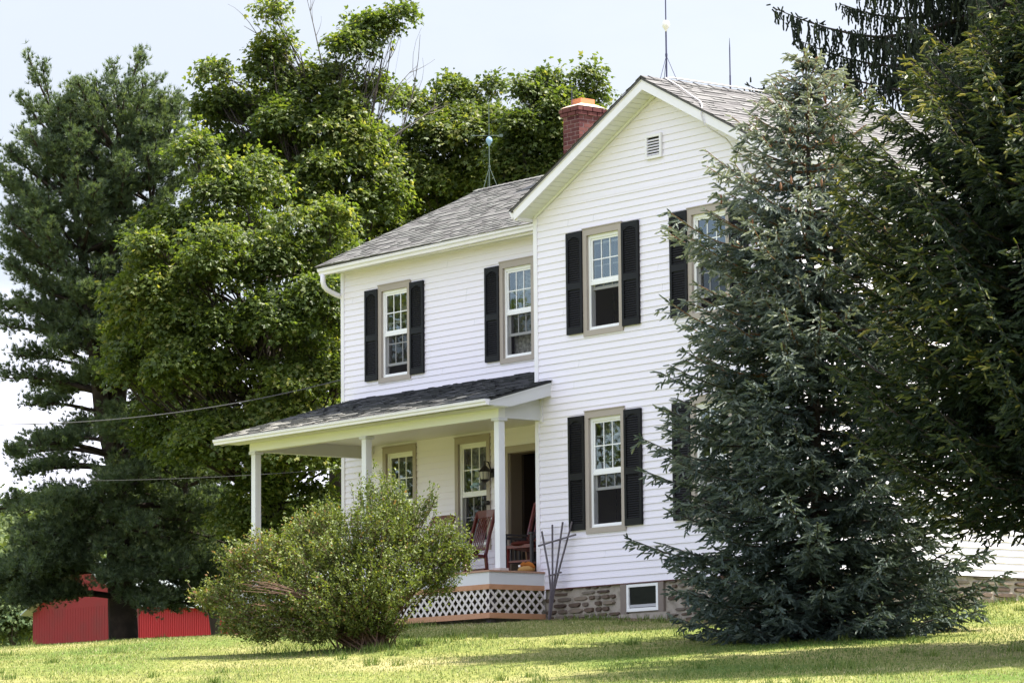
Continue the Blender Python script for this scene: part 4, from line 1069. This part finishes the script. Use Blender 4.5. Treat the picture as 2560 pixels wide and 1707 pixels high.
# ---- white pine
def white_pine(label, base, height, prof, seed, trunks, ntuft=24000, tr=.30, ax=None, needle=.12, m=pine_m, group=None, wid=.0075):
    r = np.random.default_rng(seed); rr = random.Random(seed); base = np.array(base, float)
    t = thing("pine_tree", label, "tree", base, group); wood = MB()
    paths = []
    for pts, r0, r1 in trunks:
        pts = [np.array(q, float) for q in pts]; fine = []
        for a, b_ in zip(pts[:-1], pts[1:]): fine += [a+(b_-a)*i/4 for i in range(4)]
        fine.append(pts[-1]); N = len(fine); wood.tube(fine, [r0+(r1-r0)*i/(N-1) for i in range(N)], pinebark_m, 10); paths.append(fine)
    P_, D_ = [], []
    for (pi, f, az, L, up) in prof:
        path = paths[pi]; s0 = path[min(len(path)-1, int(f*(len(path)-1)))]
        dirv = RIGHT*math.cos(az)+BACK*math.sin(az); n = 7
        dz = up*L
        pts = [s0+dirv*L*(i/n)+np.array([0, 0, 1.])*(dz*(i/n)+.10*L*math.sin(PI*i/n)*(-1 if up > .3 else .6)) for i in range(n+1)]
        wood.tube(pts, [.012+.022*L*(1-i/n) for i in range(n+1)], pinebark_m, 6, False)
        ntw = int(10.5*L)+3
        for k in range(ntw):
            u = rr.uniform(.28, 1.0)**.8; j = min(n-1, int(u*n)); q = pts[j]+(pts[j+1]-pts[j])*(u*n-j)
            side = np.cross(dirv, [0, 0, 1.])*rr.choice((-1, 1)); tl = rr.uniform(.25, .75)*(1.15-u*.6)*min(1.0, .4+L*.28)
            td = norm(dirv*rr.uniform(.4, 1)+side*rr.uniform(.2, 1)+np.array([0, 0, rr.uniform(.0, .5)+max(0, up)*.6])); e = q+td*tl
            wood.tube([q, (q+e)/2+np.array([0, 0, .02]), e], [.011, .008, .004], pinebark_m, 4, False)
            nt_ = int(6+tl*22); uu = r.uniform(.15, 1.03, nt_); pp = q+td*tl*uu[:, None]+r.normal(size=(nt_, 3))*.075
            P_.append(pp); D_.append(norm(td*.9+r.normal(size=(nt_, 3))*.45+np.array([0, 0, .45])))
    P_ = np.concatenate(P_); D_ = np.concatenate(D_); n = len(P_)
    tone = np.clip(r.normal(.45, .18, n), 0, 1)
    Tq, tn_ = tuft_tris(P_, D_, 15, np.full(n, needle), wid, .42, r, tone)
    print("pine tufts", n)
    wo = wood.build("trunk", None, True); wo.parent = t; wo.matrix_parent_inverse = Matrix.Translation(-Vector(base))
    c = trimesh("crown", Tq, tn_, m, None); c.parent = t; c.matrix_parent_inverse = Matrix.Translation(-Vector(base))
    return t
TP = 72
pb_ = gbase(285, TP)
tr_ = [([pb_-[0, 0, .2], W(275, 1250, TP), W(270, 1080, TP), W(235, 950, TP), W(212, 760, TP), W(180, 520, TP), W(120, 255, TP)], .30, .03),
       ([W(272, 1150, TP), W(262, 900, TP+.2), W(250, 700, TP+.3), W(270, 450, TP+.2), W(272, 245, TP)], .17, .03),
       ([W(268, 1050, TP), W(285, 850, TP+.3), W(320, 600, TP+.3), W(375, 330, TP)], .12, .02)]
pr = []; rr = random.Random(4)
pxm = S/FPX*TP
# trunk 0: big low plates, both sides, and the left crown
for f, n_, Ls, up in [(.13, 5, 2.6, -.02), (.15, 5, 2.6, .0), (.19, 5, 2.6, -.10), (.25, 5, 2.7, -.08), (.16, 4, 2.2, -.10), (.22, 5, 2.6, -.18), (.27, 6, 2.9, -.12), (.33, 6, 2.6, -.02), (.39, 5, 2.3, .06), (.45, 5, 2.0, .05), (.50, 5, 2.0, .08), (.56, 5, 2.0, .12), (.60, 5, 1.9, .15), (.64, 5, 1.7, .2), (.68, 6, 1.8, .3), (.72, 6, 1.7, .4), (.76, 6, 1.7, .5), (.80, 6, 1.6, .6), (.82, 6, 1.6, .55), (.84, 7, 1.5, .6), (.87, 7, 1.45, .7), (.90, 7, 1.3, .8), (.93, 7, 1.1, .9), (.97, 6, .8, 1.2), (1.0, 5, .5, 2)]:
    a0 = rr.uniform(0, 6.28)
    for k in range(n_):
        az = a0+k*2*PI/n_+rr.uniform(-.4, .4); L = Ls*rr.uniform(.75, 1.1)
        pr.append((0, f+rr.uniform(-.015, .015), az, L, up+rr.uniform(-.08, .08)))
for f, n_, Ls, up in [(.30, 5, 1.6, .1), (.38, 5, 1.5, .15), (.46, 5, 1.7, .25), (.54, 6, 1.7, .35), (.62, 6, 1.6, .45), (.70, 6, 1.5, .6), (.78, 7, 1.5, .6), (.83, 7, 1.4, .7), (.88, 7, 1.3, .8), (.93, 7, 1.1, 1.0), (.97, 6, .7, 1.3), (1., 4, .5, 2)]:
    a0 = rr.uniform(0, 6.28)
    for k in range(n_): pr.append((1, f, a0+k*2*PI/n_+rr.uniform(-.4, .4), Ls*rr.uniform(.7, 1.1), up))
for f, n_, Ls, up in [(.45, 5, 1.4, .2), (.58, 5, 1.3, .35), (.7, 6, 1.3, .4), (.78, 6, 1.2, .6), (.86, 6, 1.0, .8), (.93, 6, .8, 1.0), (1., 4, .45, 2)]:
    a0 = rr.uniform(0, 6.28)
    for k in range(n_): pr.append((2, f, a0+k*2*PI/n_+rr.uniform(-.4, .4), Ls*rr.uniform(.7, 1.1), up))
for f in (.10, .13, .17, .20, .23, .26, .29, .32, .36, .40):
    for k in range(2): pr.append((0, f+rr.uniform(-.01, .01), -PI/2+rr.uniform(-1.0, 1.0), rr.uniform(1.5, 2.5), -.22+rr.uniform(-.12, .1)))
for f in (.135, .15, .165):
    for az in (PI*.95, PI*1.1, PI*.85, -.15, .1, -.4): pr.append((0, f, az+rr.uniform(-.15, .15), rr.uniform(2.3, 2.9), rr.uniform(-.16, -.04)))
for k in range(7): pr.append((0, rr.uniform(.11, .14), rr.uniform(PI*.80, PI*1.35), rr.uniform(1.9, 2.7), rr.uniform(-.10, .03)))
for k in range(6): pr.append((0, rr.uniform(.11, .14), rr.uniform(-1.3, -.1), rr.uniform(1.5, 2.4), rr.uniform(-.16, -.02)))
white_pine("tall white pine with two leaders on the lawn in front of the red barn", pb_, 10, pr, 31, tr_)

TQ = 92; b2 = gbase(515, TQ); pr2 = []
for i in range(22):
    f = .26+.035*i; n_ = 5; a0 = rr.uniform(0, 6.28)
    for k in range(n_): pr2.append((0, min(1, f), a0+k*2*PI/n_+rr.uniform(-.4, .4), (2.6-1.9*f)*rr.uniform(.7, 1.1), -.05+.5*f))
white_pine("slimmer pine with a thin dark trunk between the white pine and the porch", b2, 9, pr2, 33, [([b2-[0, 0, .2], W(470, 1280, TQ), W(425, 1120, TQ), W(424, 950, TQ), W(430, 640, TQ)], .14, .02)], needle=.13, wid=.009)

# ---- spruces
def spruce(name, label, base, height, rad_at, seed, m, tw_m, whorl=.30, nbr=8, shoot_L=.10, needle=.026, nn=14, w=.0042, droop=.12, tipup=.25, lat=.13, latL=.55, density=1.0, tone_fn=None, zmin=.15, lean=(0, 0), bare_top=0, az_ok=None, core=.017, sparse=None, tipexp=1.0, ragged=False, low=0, jit=.1):
    r = np.random.default_rng(seed); rr = random.Random(seed); base = np.array(base, float); t = thing(name, label, "tree", base)
    wood = MB(); top = base+np.array([lean[0], lean[1], height])
    ax = lambda z: base+(top-base)*(z/height)
    wood.tube([ax(-.2), ax(height*.3), ax(height*.6)], [.013*height+.02, .010*height, .0065*height], bark_m, 8); wood.tube([ax(height*.6), ax(height*.85), top], [.0065*height, .003*height, .006], bark_m, 8)
    P_, D_, T_t = [], [], []
    z = zmin
    while z < height-.1:
        thin = .5 if (sparse and z/height > sparse) or z < low else 1.0
        Rm = rad_at(z/height); n_ = nbr if Rm > .8 else max(5, nbr-2); a0 = rr.uniform(0, 6.28)
        for k in range(n_):
            az = a0+k*2*PI/n_+rr.uniform(-.35, .35)
            if az_ok and not az_ok(az, z): continue
            # az measured from RIGHT towards BACK
            L = rad_at(z/height, math.cos(az))*(rr.uniform(.78, 1.12) if not ragged else (rr.uniform(.60, .84)*(1.14 if z/height < .5 else 1) if rr.random() > .2 else rr.uniform(.92, 1.1)))
            if L < .08: continue
            dirv = RIGHT*math.cos(az)+BACK*math.sin(az); n = 6; s0 = ax(z+rr.uniform(-jit, jit))
            rise = .55*(z/height)**2.2*L
            pts = [s0+dirv*L*(i/n)+np.array([0, 0, 1.])*(rise*(i/n)-droop*L*math.sin(PI*.75*i/n)+tipup*L*max(0, (i/n)-.6)**1.3) for i in range(n+1)]
            wood.tube(pts, [.005+.008*L*(1-i/n) for i in range(n+1)], tw_m if z/height > .45 else bark_m, 5, False)
            u = .15
            side = np.cross(dirv, [0, 0, 1.])
            while u < 1.0:
                j = min(n-1, int(u*n)); q = pts[j]+(pts[j+1]-pts[j])*(u*n-j)
                for sg in (-1, 1):
                    ll = latL*min(1.0, L*.6+.15)*(1.12-u*.85)*rr.uniform(.6, 1.15)*min(1, .35+u*1.6)
                    td = norm(dirv*.75+side*sg*rr.uniform(.6, 1.0)+np.array([0, 0, rr.uniform(-.95, .30)])); 
                    ns = max(2, int(ll/(shoot_L*.55)*density*thin)); kk = (np.arange(ns)+rr.random())/ns
                    pp = q+td*ll*kk[:, None]; s2 = np.cross(td, [0, 0, 1.])
                    sgn = np.where(np.arange(ns) % 2 == 0, 1., -1.)[:, None]
                    P_.append(pp); D_.append(td+s2*sgn*.75+r.normal(size=(ns, 3))*.25)
                    P_.append(pp); D_.append(np.broadcast_to(td, pp.shape)+r.normal(size=(ns, 3))*.3+np.array([0, 0, rr.uniform(-.3, .15)]))
                    T_t.append(np.repeat([1., 1.], ns)*(.18+rr.uniform(-.12, .12))+(.6 if tipexp < 2 else .80)*(min(1, u)*np.tile(.6+.4*kk, 2))**tipexp)
                u += lat/L*rr.uniform(.8, 1.2)/(.6+.4*thin)
            ns = max(2, int(L/.05)); kk = np.linspace(.3, 1.0, ns); pp = np.array([pts[min(n-1, int(a*n))]+(pts[min(n-1, int(a*n))+1]-pts[min(n-1, int(a*n))])*(a*n-min(n-1, int(a*n))) for a in kk])
            P_.append(pp); D_.append(np.broadcast_to(dirv, pp.shape)+r.normal(size=pp.shape)*.35); T_t.append(np.full(ns, .75))
        z += whorl*rr.uniform(.8, 1.2)*(1 if z < height*.8 else .8)
    ns = 26; zz = np.linspace(height*.93, height, ns); P_.append(np.array([ax(a) for a in zz])); D_.append(np.tile([0, 0, 1.], (ns, 1))+r.normal(size=(ns, 3))*.4); T_t.append(np.full(ns, .7))
    P_ = np.concatenate(P_); D_ = np.concatenate(D_); T_t = np.concatenate(T_t); n = len(P_)
    print(name, "shoots", n)
    tn = np.clip(T_t+r.normal(0, .12, n), 0, 1)
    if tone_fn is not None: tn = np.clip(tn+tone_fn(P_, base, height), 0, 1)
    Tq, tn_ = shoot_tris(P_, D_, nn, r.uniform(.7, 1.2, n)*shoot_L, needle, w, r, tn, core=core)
    wo = wood.build("trunk", None, True); wo.parent = t; wo.matrix_parent_inverse = Matrix.Translation(-Vector(base))
    c = trimesh("crown", Tq, tn_, m, None); c.parent = t; c.matrix_parent_inverse = Matrix.Translation(-Vector(base))
    return t, P_

def blue_rad(h, c=0):
    # h: 0..1 height fraction; profile read along the left flank
    return float(np.interp(h, [0, .04, .12, .25, .40, .52, .64, .74, .84, .90, .95, 1.0], [1.75, 2.1, 2.25, 2.35, 2.15, 2.05, 1.85, 1.55, 1.05, .75, .42, .05]))
bbase = W(1885, 1452, 46.2); bbase[2] = float(ground(bbase[0], bbase[1]))
btop = W(1850, 118, 46.2)
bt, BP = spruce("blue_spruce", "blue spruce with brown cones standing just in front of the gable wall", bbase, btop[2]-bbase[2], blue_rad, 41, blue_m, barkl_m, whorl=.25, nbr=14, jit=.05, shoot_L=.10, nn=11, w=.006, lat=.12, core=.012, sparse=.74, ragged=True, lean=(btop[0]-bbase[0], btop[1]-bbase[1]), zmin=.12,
                tone_fn=lambda P, b_, h: .60*((P[:, 2]-b_[2])/h-.40))  # tone rises with height, sunlight on the top put into needle colour
# hanging cones near the top
rr = random.Random(12)
for k in range(26):
    hh = rr.uniform(.66, .93)*(btop[2]-bbase[2]); az = rr.uniform(PI*.9, PI*2.1); L = blue_rad(hh/(btop[2]-bbase[2]))*rr.uniform(.35, .95)
    c = bbase+(btop-bbase)*(hh/(btop[2]-bbase[2]))+(RIGHT*math.cos(az)+BACK*math.sin(az))*L+np.array([0, 0, -.03])
    q = MB(); ll = rr.uniform(.08, .12)
    q.tube([(0, 0, .02), (0, 0, 0), (.004, 0, -ll*.4), (.006, 0, -ll*.8), (.004, .002, -ll)], [.003, .010, .016, .013, .004], cone_m, 7)
    o = q.build("cone", None, True); o.location = tuple(c-bbase); o.parent = bt

def nor_rad(h, c=0):
    return float(np.interp(h, [0, .127, .24, .36, .485, .606, .655, .71, .733, .79, .84, .91, 1.0], [.8, 1.3, 2.2, 2.75, 2.8, 2.85, 2.85, 2.65, 2.45, 1.8, 1.3, .75, .05]))
nb = W(2520, 1500, 41.0); nb[2] = float(ground(nb[0], nb[1]))
ntop = W(2525, -150, 41.0)
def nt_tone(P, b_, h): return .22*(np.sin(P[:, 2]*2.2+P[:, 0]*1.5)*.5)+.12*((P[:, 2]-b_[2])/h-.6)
spruce("spruce_tree", "dark green spruce filling the right edge with sunlit yellow-green branch tips", nb, ntop[2]-nb[2], nor_rad, 52, norway_m, bark_m, whorl=.18, nbr=13, shoot_L=.105, needle=.020, nn=6, w=.006, droop=.20, tipup=.5, lat=.09, latL=.62, core=.0125, tipexp=3.0, low=2.6,  # tipexp turns outer shoots yellow-green, sunlight on the tips put into tone
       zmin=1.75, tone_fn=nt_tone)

# ---- weeping spruce behind the house
def weeping(label, base, height, seed):
    r = np.random.default_rng(seed); rr = random.Random(seed); base = np.array(base, float); t = thing("weeping_spruce", label, "tree", base); wood = MB()
    wood.tube([base-[0, 0, .2], base+[0, 0, height*.5], base+[0, 0, height]], [.26, .16, .03], bark_m, 9)
    A_, B_ = [], []
    z = 3.0
    while z < height-.5:
        L0 = min(5.0, 7.2*(1-(z/height))**.6)+.3; n_ = 8; a0 = rr.uniform(0, 6.28)
        for k in range(n_):
            az = a0+k*2*PI/n_+rr.uniform(-.4, .4); L = L0*rr.uniform(.7, 1.08); dirv = RIGHT*math.cos(az)+BACK*math.sin(az); n = 9
            q0 = base+[0, 0, z]
            pts = [q0+dirv*L*(i/n)+np.array([0, 0, 1.])*(-.16*L*math.sin(PI*.8*i/n)+.16*L*max(0, i/n-.55)) for i in range(n+1)]
            wood.tube(pts, [.008+.011*L*(1-i/n) for i in range(n+1)], bark_m, 5, False)
            side = np.cross(dirv, [0, 0, 1.])
            for s_ in range(int(L*34)):
                u = rr.uniform(.18, 1.0); j = min(n-1, int(u*n)); q = pts[j]+(pts[j+1]-pts[j])*(u*n-j)+side*rr.gauss(0, .20)*(1.2-u*.5)
                ln_ = rr.uniform(.15, .62)*(1.1-.5*abs(u-.55))*(1 if u < .93 else .5)
                A_.append(q); B_.append(ln_)
            for s_ in range(int(L*7)):
                u = rr.uniform(.2, 1.02); j = min(n-1, int(u*n)); q = pts[j]+(pts[j+1]-pts[j])*(u*n-j); A_.append(q+side*rr.gauss(0, .05)); B_.append(-rr.uniform(.08, .16))
        z += .60*rr.uniform(.8, 1.2)
    P_, D_, tn = [], [], []
    for q, l_ in zip(A_, B_):
        if l_ < 0:
            n = 3; P_.append(np.repeat(q[None], n, 0)+r.normal(size=(n, 3))*.03); D_.append(r.normal(size=(n, 3))+np.array([0, 0, -.1])); tn.append(np.full(n, rr.uniform(.1, .5)))
        else:
            n = max(2, int(l_/.06)); k = np.arange(n)/n; sw = r.normal(size=3)*.07; sw[2] = 0
            P_.append(q-np.array([0, 0, 1.])*(k*l_)[:, None]+sw*(k**2)[:, None]); D_.append(np.tile([0, 0, -1.], (n, 1))+r.normal(size=(n, 3))*.22); tn.append(np.full(n, rr.uniform(0, .55)+(.45 if rr.random() < .12 else 0)))
    P_ = np.concatenate(P_); D_ = np.concatenate(D_); tn = np.concatenate(tn); n = len(P_); print("weep shoots", n)
    Tq, tn_ = shoot_tris(P_, D_, 5, np.full(n, .11), .024, .007, r, tn, .55, core=.018)
    wo = wood.build("trunk", None, True); wo.parent = t; wo.matrix_parent_inverse = Matrix.Translation(-Vector(base))
    c = trimesh("crown", Tq, tn_, weep_m, None); c.parent = t; c.matrix_parent_inverse = Matrix.Translation(-Vector(base))
wb = W(2350, 900, 66); wb[2] = float(ground(wb[0], wb[1]))
weeping("tall dark spruce behind the roof with long branches and hanging curtain-like twigs", wb, 18, 61)

# ---- the bush
TB_ = 48.4
def bush():
    r = np.random.default_rng(71); rr = random.Random(71); base = W(850, 1492, TB_); base[2] = float(ground(base[0], base[1]))
    t = thing("leafy_bush", "wide loose shrub with small green and reddish leaves in front of the porch", "shrub", base)
    lobes = [lob(x, y, r_, TB_, dt, fy) for x, y, r_, dt, fy in [
        (880, 1150, 62, .1, 1), (870, 1220, 85, -.2, .9), (930, 1190, 55, .2, .9), (800, 1270, 90, -.3, .9), (720, 1220, 65, .2, .8), (760, 1190, 35, 0, .8), (640, 1260, 65, 0, .8), (570, 1280, 50, .1, .7), (540, 1300, 30, 0, .7), (680, 1320, 90, -.3, .8), (580, 1360, 60, 0, .8),
        (510, 1370, 50, .2, .7), (470, 1375, 30, .1, .7), (560, 1420, 55, -.1, .6), (650, 1410, 75, -.3, .7), (760, 1380, 100, -.6, .8), (870, 1350, 100, -.6, .9), (960, 1280, 80, -.1, .9), (1020, 1240, 55, .1, .9), (1040, 1290, 45, 0, .9), (1000, 1330, 55, 0, .8),
        (540, 1440, 36, -.1, .5), (600, 1450, 50, -.3, .5), (720, 1450, 60, -.5, .5), (900, 1440, 30, -.3, .6), (830, 1430, 50, -.4, .6), (1065, 1275, 26, 0, .8), (980, 1150, 22, 0, .6)]]
    wood = MB(); P_, D_ = [], []
    vol = np.array([l[1][0]**2 for l in lobes]); sh = vol/vol.sum(); NS = 3500
    for (c, rad), s_ in zip(lobes, sh):
        ns = max(12, int(NS*s_)); dv = rdirs(ns, r); k = r.uniform(0, 1.05, ns)**.5+(r.random(ns) < .07)*r.uniform(0, .4, ns); e = c+dv*np.array(rad)*k[:, None]
        e[:, 2] = np.maximum(e[:, 2], base[2]+.06)
        for i in range(ns):
            outd = norm(e[i]-(base+np.array([0, 0, .25]))); d = norm(outd+np.array([0, 0, .30])+r.normal(size=3)*.28); ln_ = rr.uniform(.16, .36)*(1.7 if rr.random() < .12 else 1)
            s0 = e[i]-d*ln_*.5; n = int(11+ln_*36); u = r.uniform(0, 1, n)
            P_.append(s0+d*ln_*u[:, None]+r.normal(size=(n, 3))*.016); D_.append(norm(d*.6+r.normal(size=(n, 3))*.75))
            if i % 3 == 0: wood.tube([s0, s0+d*ln_*.9], [.004, .002], stem_m, 4, False)
        for i in range(max(2, ns//14)):
            j = rr.randrange(ns); b0 = base+np.array([rr.gauss(0, .14), rr.gauss(0, .14), -.05]); mid = b0+(e[j]-b0)*.45+np.array([0, 0, .18]); 
            wood.tube([b0, b0+(mid-b0)*.5+np.array([0, 0, .05]), mid, (mid+e[j])/2+np.array([0, 0, .03]), e[j]], [.015, .012, .010, .007, .003], stem_m, 5, False)
    # bare pale twig sprays at the left
    for k in range(10):
        a = W(720+rr.uniform(-30, 30), 1370+rr.uniform(-15, 15), TB_-.7); b_ = W(570+rr.uniform(-25, 40), 1335+rr.uniform(-8, 22), TB_-1.0)
        wood.tube(curve_pts(a, b_, .06, 5, rr), [.010, .008, .006, .005, .003, .002], stem_m, 4, False)
    P_ = np.concatenate(P_); D_ = np.concatenate(D_); n = len(P_); print("bush leaves", n)
    N_ = norm(r.normal(size=(n, 3))*.7+np.array([0, 0, 1.])); L = r.uniform(.6, 1.25, n)*.042
    low = 1-np.clip((P_[:, 2]-base[2])/2, 0, 1); left = np.clip(-((P_-base)@RIGHT)/1.8, 0, 1)
    tone = np.clip(r.normal(.42, .2, n)+left*.16, 0, 1)
    wo = wood.build("stem", None, True); wo.parent = t; wo.matrix_parent_inverse = Matrix.Translation(-Vector(base))
    c = quadmesh("foliage", kites(P_, D_, N_, L, L*.30), tone, bushleaf_m, None); c.parent = t; c.matrix_parent_inverse = Matrix.Translation(-Vector(base))
bush()

# ---- trees beyond the lawn, seen through the pine, and the wooded hill
def far_tree(x, y, r_, t, seed, label, m=far_m):
    b_ = gbase(x, t); c = W(x, y, t); k = r_*S/FPX*t
    r = random.Random(seed); lobes = [((c[0]+r.uniform(-.6, .6)*k, c[1]+r.uniform(-.6, .6)*k, c[2]+r.uniform(-.6, .5)*k), (k*.55, k*.55, k*.5)) for _ in range(9)]
    broadleaf("deciduous_tree", label, "tree", b_, c, lobes, 13000, .20, m, seed, spray=(.4, .8), trunk_r=.2, parts3=False, group="trees in the field behind the barn")
far_tree(30, 1400, 95, 150, 81, "light green tree at the left edge beyond the red barn")
far_tree(395, 1160, 80, 160, 82, "sunlit tree seen just right of the pine trunk beyond the barn")
far_tree(200, 1190, 90, 170, 83, "sunlit tree seen left of the pine trunk under its lower limbs")
far_tree(560, 1230, 100, 150, 84, "green tree seen past the left porch post, beyond the barn roof")
def forest():
    r = np.random.default_rng(91); n = 620; t = r.uniform(215, 420, n); l = r.uniform(-.18, .02, n)*t
    fh = norm(np.array([CF[0], CF[1]])); x = CAM[0]+t*fh[0]+l*RIGHT[0]; y = CAM[1]+t*fh[1]+l*RIGHT[1]; z = ground(x, y)
    per = 190; h = r.uniform(5, 9, n); d = rdirs(n*per, r).reshape(n, per, 3); d[..., 2] = np.abs(d[..., 2])
    c = np.stack([x, y, z+h*.35], -1)[:, None]+d*np.stack([h*.38, h*.38, h*.62], -1)[:, None]*r.uniform(.75, 1.05, (n, per, 1))
    P_ = c.reshape(-1, 3); m_ = len(P_); D_ = r.normal(size=(m_, 3)); N_ = norm(d.reshape(-1, 3)+r.normal(size=(m_, 3))*.4); L = r.uniform(.3, .7, m_)
    tone = np.clip(np.repeat(r.uniform(.1, .9, n), per)+r.normal(0, .15, m_), 0, 1)
    o = quadmesh("forest", kites(P_, D_, N_, L, L*.45), tone, far_m, None); o["kind"] = "stuff"; o["label"] = "wooded hillside in the far distance at the left"
forest()

# trees across the road that the window panes reflect
for i, (x, y, ztop) in enumerate(((-31.5, -33, 9.5), (-32.5, -28.5, 10.2), (-33.5, -24, 10.8), (-34.5, -19.5, 11.5), (-36, -15, 11.5))):
    zb = float(ground(x, y)); c = np.array([x, y, zb]); rr2 = random.Random(i)
    lobes = [((x+rr2.uniform(-1.6, 1.6), y+rr2.uniform(-1.9, 1.9), zz), (1.9, 1.9, 1.5)) for zz in np.linspace(.5, ztop-1.2, 14)]
    broadleaf("roadside_tree", ["roadside maple reflected in the panes, nearest the drive", "roadside maple reflected in the panes, second from the drive", "roadside maple reflected in the panes, middle of the row", "roadside maple reflected in the panes, tall and second from the far end", "roadside maple reflected in the panes, farthest along the row"][i], "tree", c, (x, y, 5.5), lobes, 12000, .2, maple_m, 100+i, parts3=False, group="trees opposite the house")

# ------------------------------------------------------------------ light
EL, AZ = math.radians(61), math.radians(30)
sd = Vector((math.sin(AZ)*math.cos(EL), math.cos(AZ)*math.cos(EL), math.sin(EL)))
sun_d = bpy.data.lights.new("sun", 'SUN'); sun = bpy.data.objects.new("sun", sun_d); col.objects.link(sun)
sun_d.energy = 5.0; sun_d.angle = math.radians(.55); sun_d.color = (1.0, .94, .84)
sun.rotation_euler = (-sd).to_track_quat('-Z', 'Y').to_euler(); sun.location = (0, 0, 40)
world = bpy.data.worlds.new("World"); scene.world = world; world.use_nodes = True
nt = world.node_tree; nt.nodes.clear()
o = nt.nodes.new("ShaderNodeOutputWorld"); bg = nt.nodes.new("ShaderNodeBackground"); sky = nt.nodes.new("ShaderNodeTexSky")
sky.sky_type = 'NISHITA'; sky.sun_disc = False; sky.sun_elevation = EL; sky.sun_rotation = AZ; sky.altitude = 200; sky.air_density = 1.0; sky.dust_density = 2.0; sky.ozone_density = 1.0
bg.inputs["Strength"].default_value = .10
tc = nt.nodes.new("ShaderNodeTexCoord"); mp = nt.nodes.new("ShaderNodeMapping"); mp.inputs["Scale"].default_value = (1, 1, 2.6)
n = nt.nodes.new("ShaderNodeTexNoise"); n.inputs["Scale"].default_value = 5.5; n.inputs["Detail"].default_value = 8; n.inputs["Roughness"].default_value = .55
rp = nt.nodes.new("ShaderNodeValToRGB"); rp.color_ramp.elements[0].position = .46; rp.color_ramp.elements[0].color = (.35, .35, .35, 1); rp.color_ramp.elements[1].position = .66; rp.color_ramp.elements[1].color = (.75, .75, .75, 1)
mx = nt.nodes.new("ShaderNodeMix"); mx.data_type = 'RGBA'; mx.inputs["B"].default_value = (8.6, 8.5, 9.8, 1)
def M_(op, a, b_=None, c=None, clamp=False):
    q = nt.nodes.new("ShaderNodeMath"); q.operation = op; q.use_clamp = clamp
    for k, v_ in enumerate((a, b_, c)):
        if v_ is None: continue
        if isinstance(v_, (int, float)): q.inputs[k].default_value = v_
        else: nt.links.new(v_, q.inputs[k])
    return q.outputs[0]
def patch(dirn, lo, hi):          # 1 inside a round gap of clearer air about a compass direction
    d = nt.nodes.new("ShaderNodeVectorMath"); d.operation = 'DOT_PRODUCT'; d.inputs[1].default_value = Vector(dirn).normalized()
    nt.links.new(tc.outputs["Generated"], d.inputs[0]); mr = nt.nodes.new("ShaderNodeMapRange"); mr.interpolation_type = 'SMOOTHSTEP'
    mr.inputs[1].default_value = lo; mr.inputs[2].default_value = hi; nt.links.new(d.outputs["Value"], mr.inputs[0]); return mr.outputs[0]
gap1 = patch((-.76, .63, .16), .70, .90)
gap = M_('MAXIMUM', gap1, patch((-.78, -.61, .17), .90, .97))
high = M_('MULTIPLY', rp.outputs["Color"], M_('SUBTRACT', 1, M_('MULTIPLY', gap, .92)))
sep = nt.nodes.new("ShaderNodeSeparateXYZ"); nt.links.new(tc.outputs["Generated"], sep.inputs[0])
lowr = nt.nodes.new("ShaderNodeMapRange"); lowr.interpolation_type = 'SMOOTHSTEP'; lowr.inputs[1].default_value = .155; lowr.inputs[2].default_value = .09; lowr.inputs[3].default_value = 0; lowr.inputs[4].default_value = 1
n2 = nt.nodes.new("ShaderNodeTexNoise"); n2.inputs["Scale"].default_value = 14; n2.inputs["Detail"].default_value = 7; nt.links.new(mp.outputs["Vector"], n2.inputs["Vector"])
nt.links.new(M_('ADD', sep.outputs["Z"], M_('MULTIPLY', M_('SUBTRACT', n2.outputs["Fac"], .5), .16)), lowr.inputs[0])
veil = nt.nodes.new("ShaderNodeMix"); veil.data_type = 'RGBA'; veil.inputs["B"].default_value = (2.52, 2.77, 3.14, 1)
nt.links.new(M_('MULTIPLY', gap1, .97), veil.inputs["Factor"]); nt.links.new(sky.outputs["Color"], veil.inputs["A"])
fac = M_('ADD', high, M_('MULTIPLY', lowr.outputs[0], M_('MULTIPLY', patch((-.76, .63, .1), .80, .95), .5)), clamp=True)
nt.links.new(tc.outputs["Generated"], mp.inputs["Vector"]); nt.links.new(mp.outputs["Vector"], n.inputs["Vector"]); nt.links.new(n.outputs["Fac"], rp.inputs["Fac"])
nt.links.new(fac, mx.inputs["Factor"]); nt.links.new(veil.outputs["Result"], mx.inputs["A"]); nt.links.new(mx.outputs["Result"], bg.inputs["Color"]); nt.links.new(bg.outputs[0], o.inputs["Surface"])

vs = scene.view_settings; vs.view_transform = 'Standard'; vs.look = 'None'; vs.gamma = 1; vs.use_curve_mapping = False; vs.exposure = 1.63
scene.cycles.max_bounces = 8; scene.cycles.transparent_max_bounces = 16; scene.cycles.use_denoising = True; scene.cycles.sample_clamp_indirect = 6
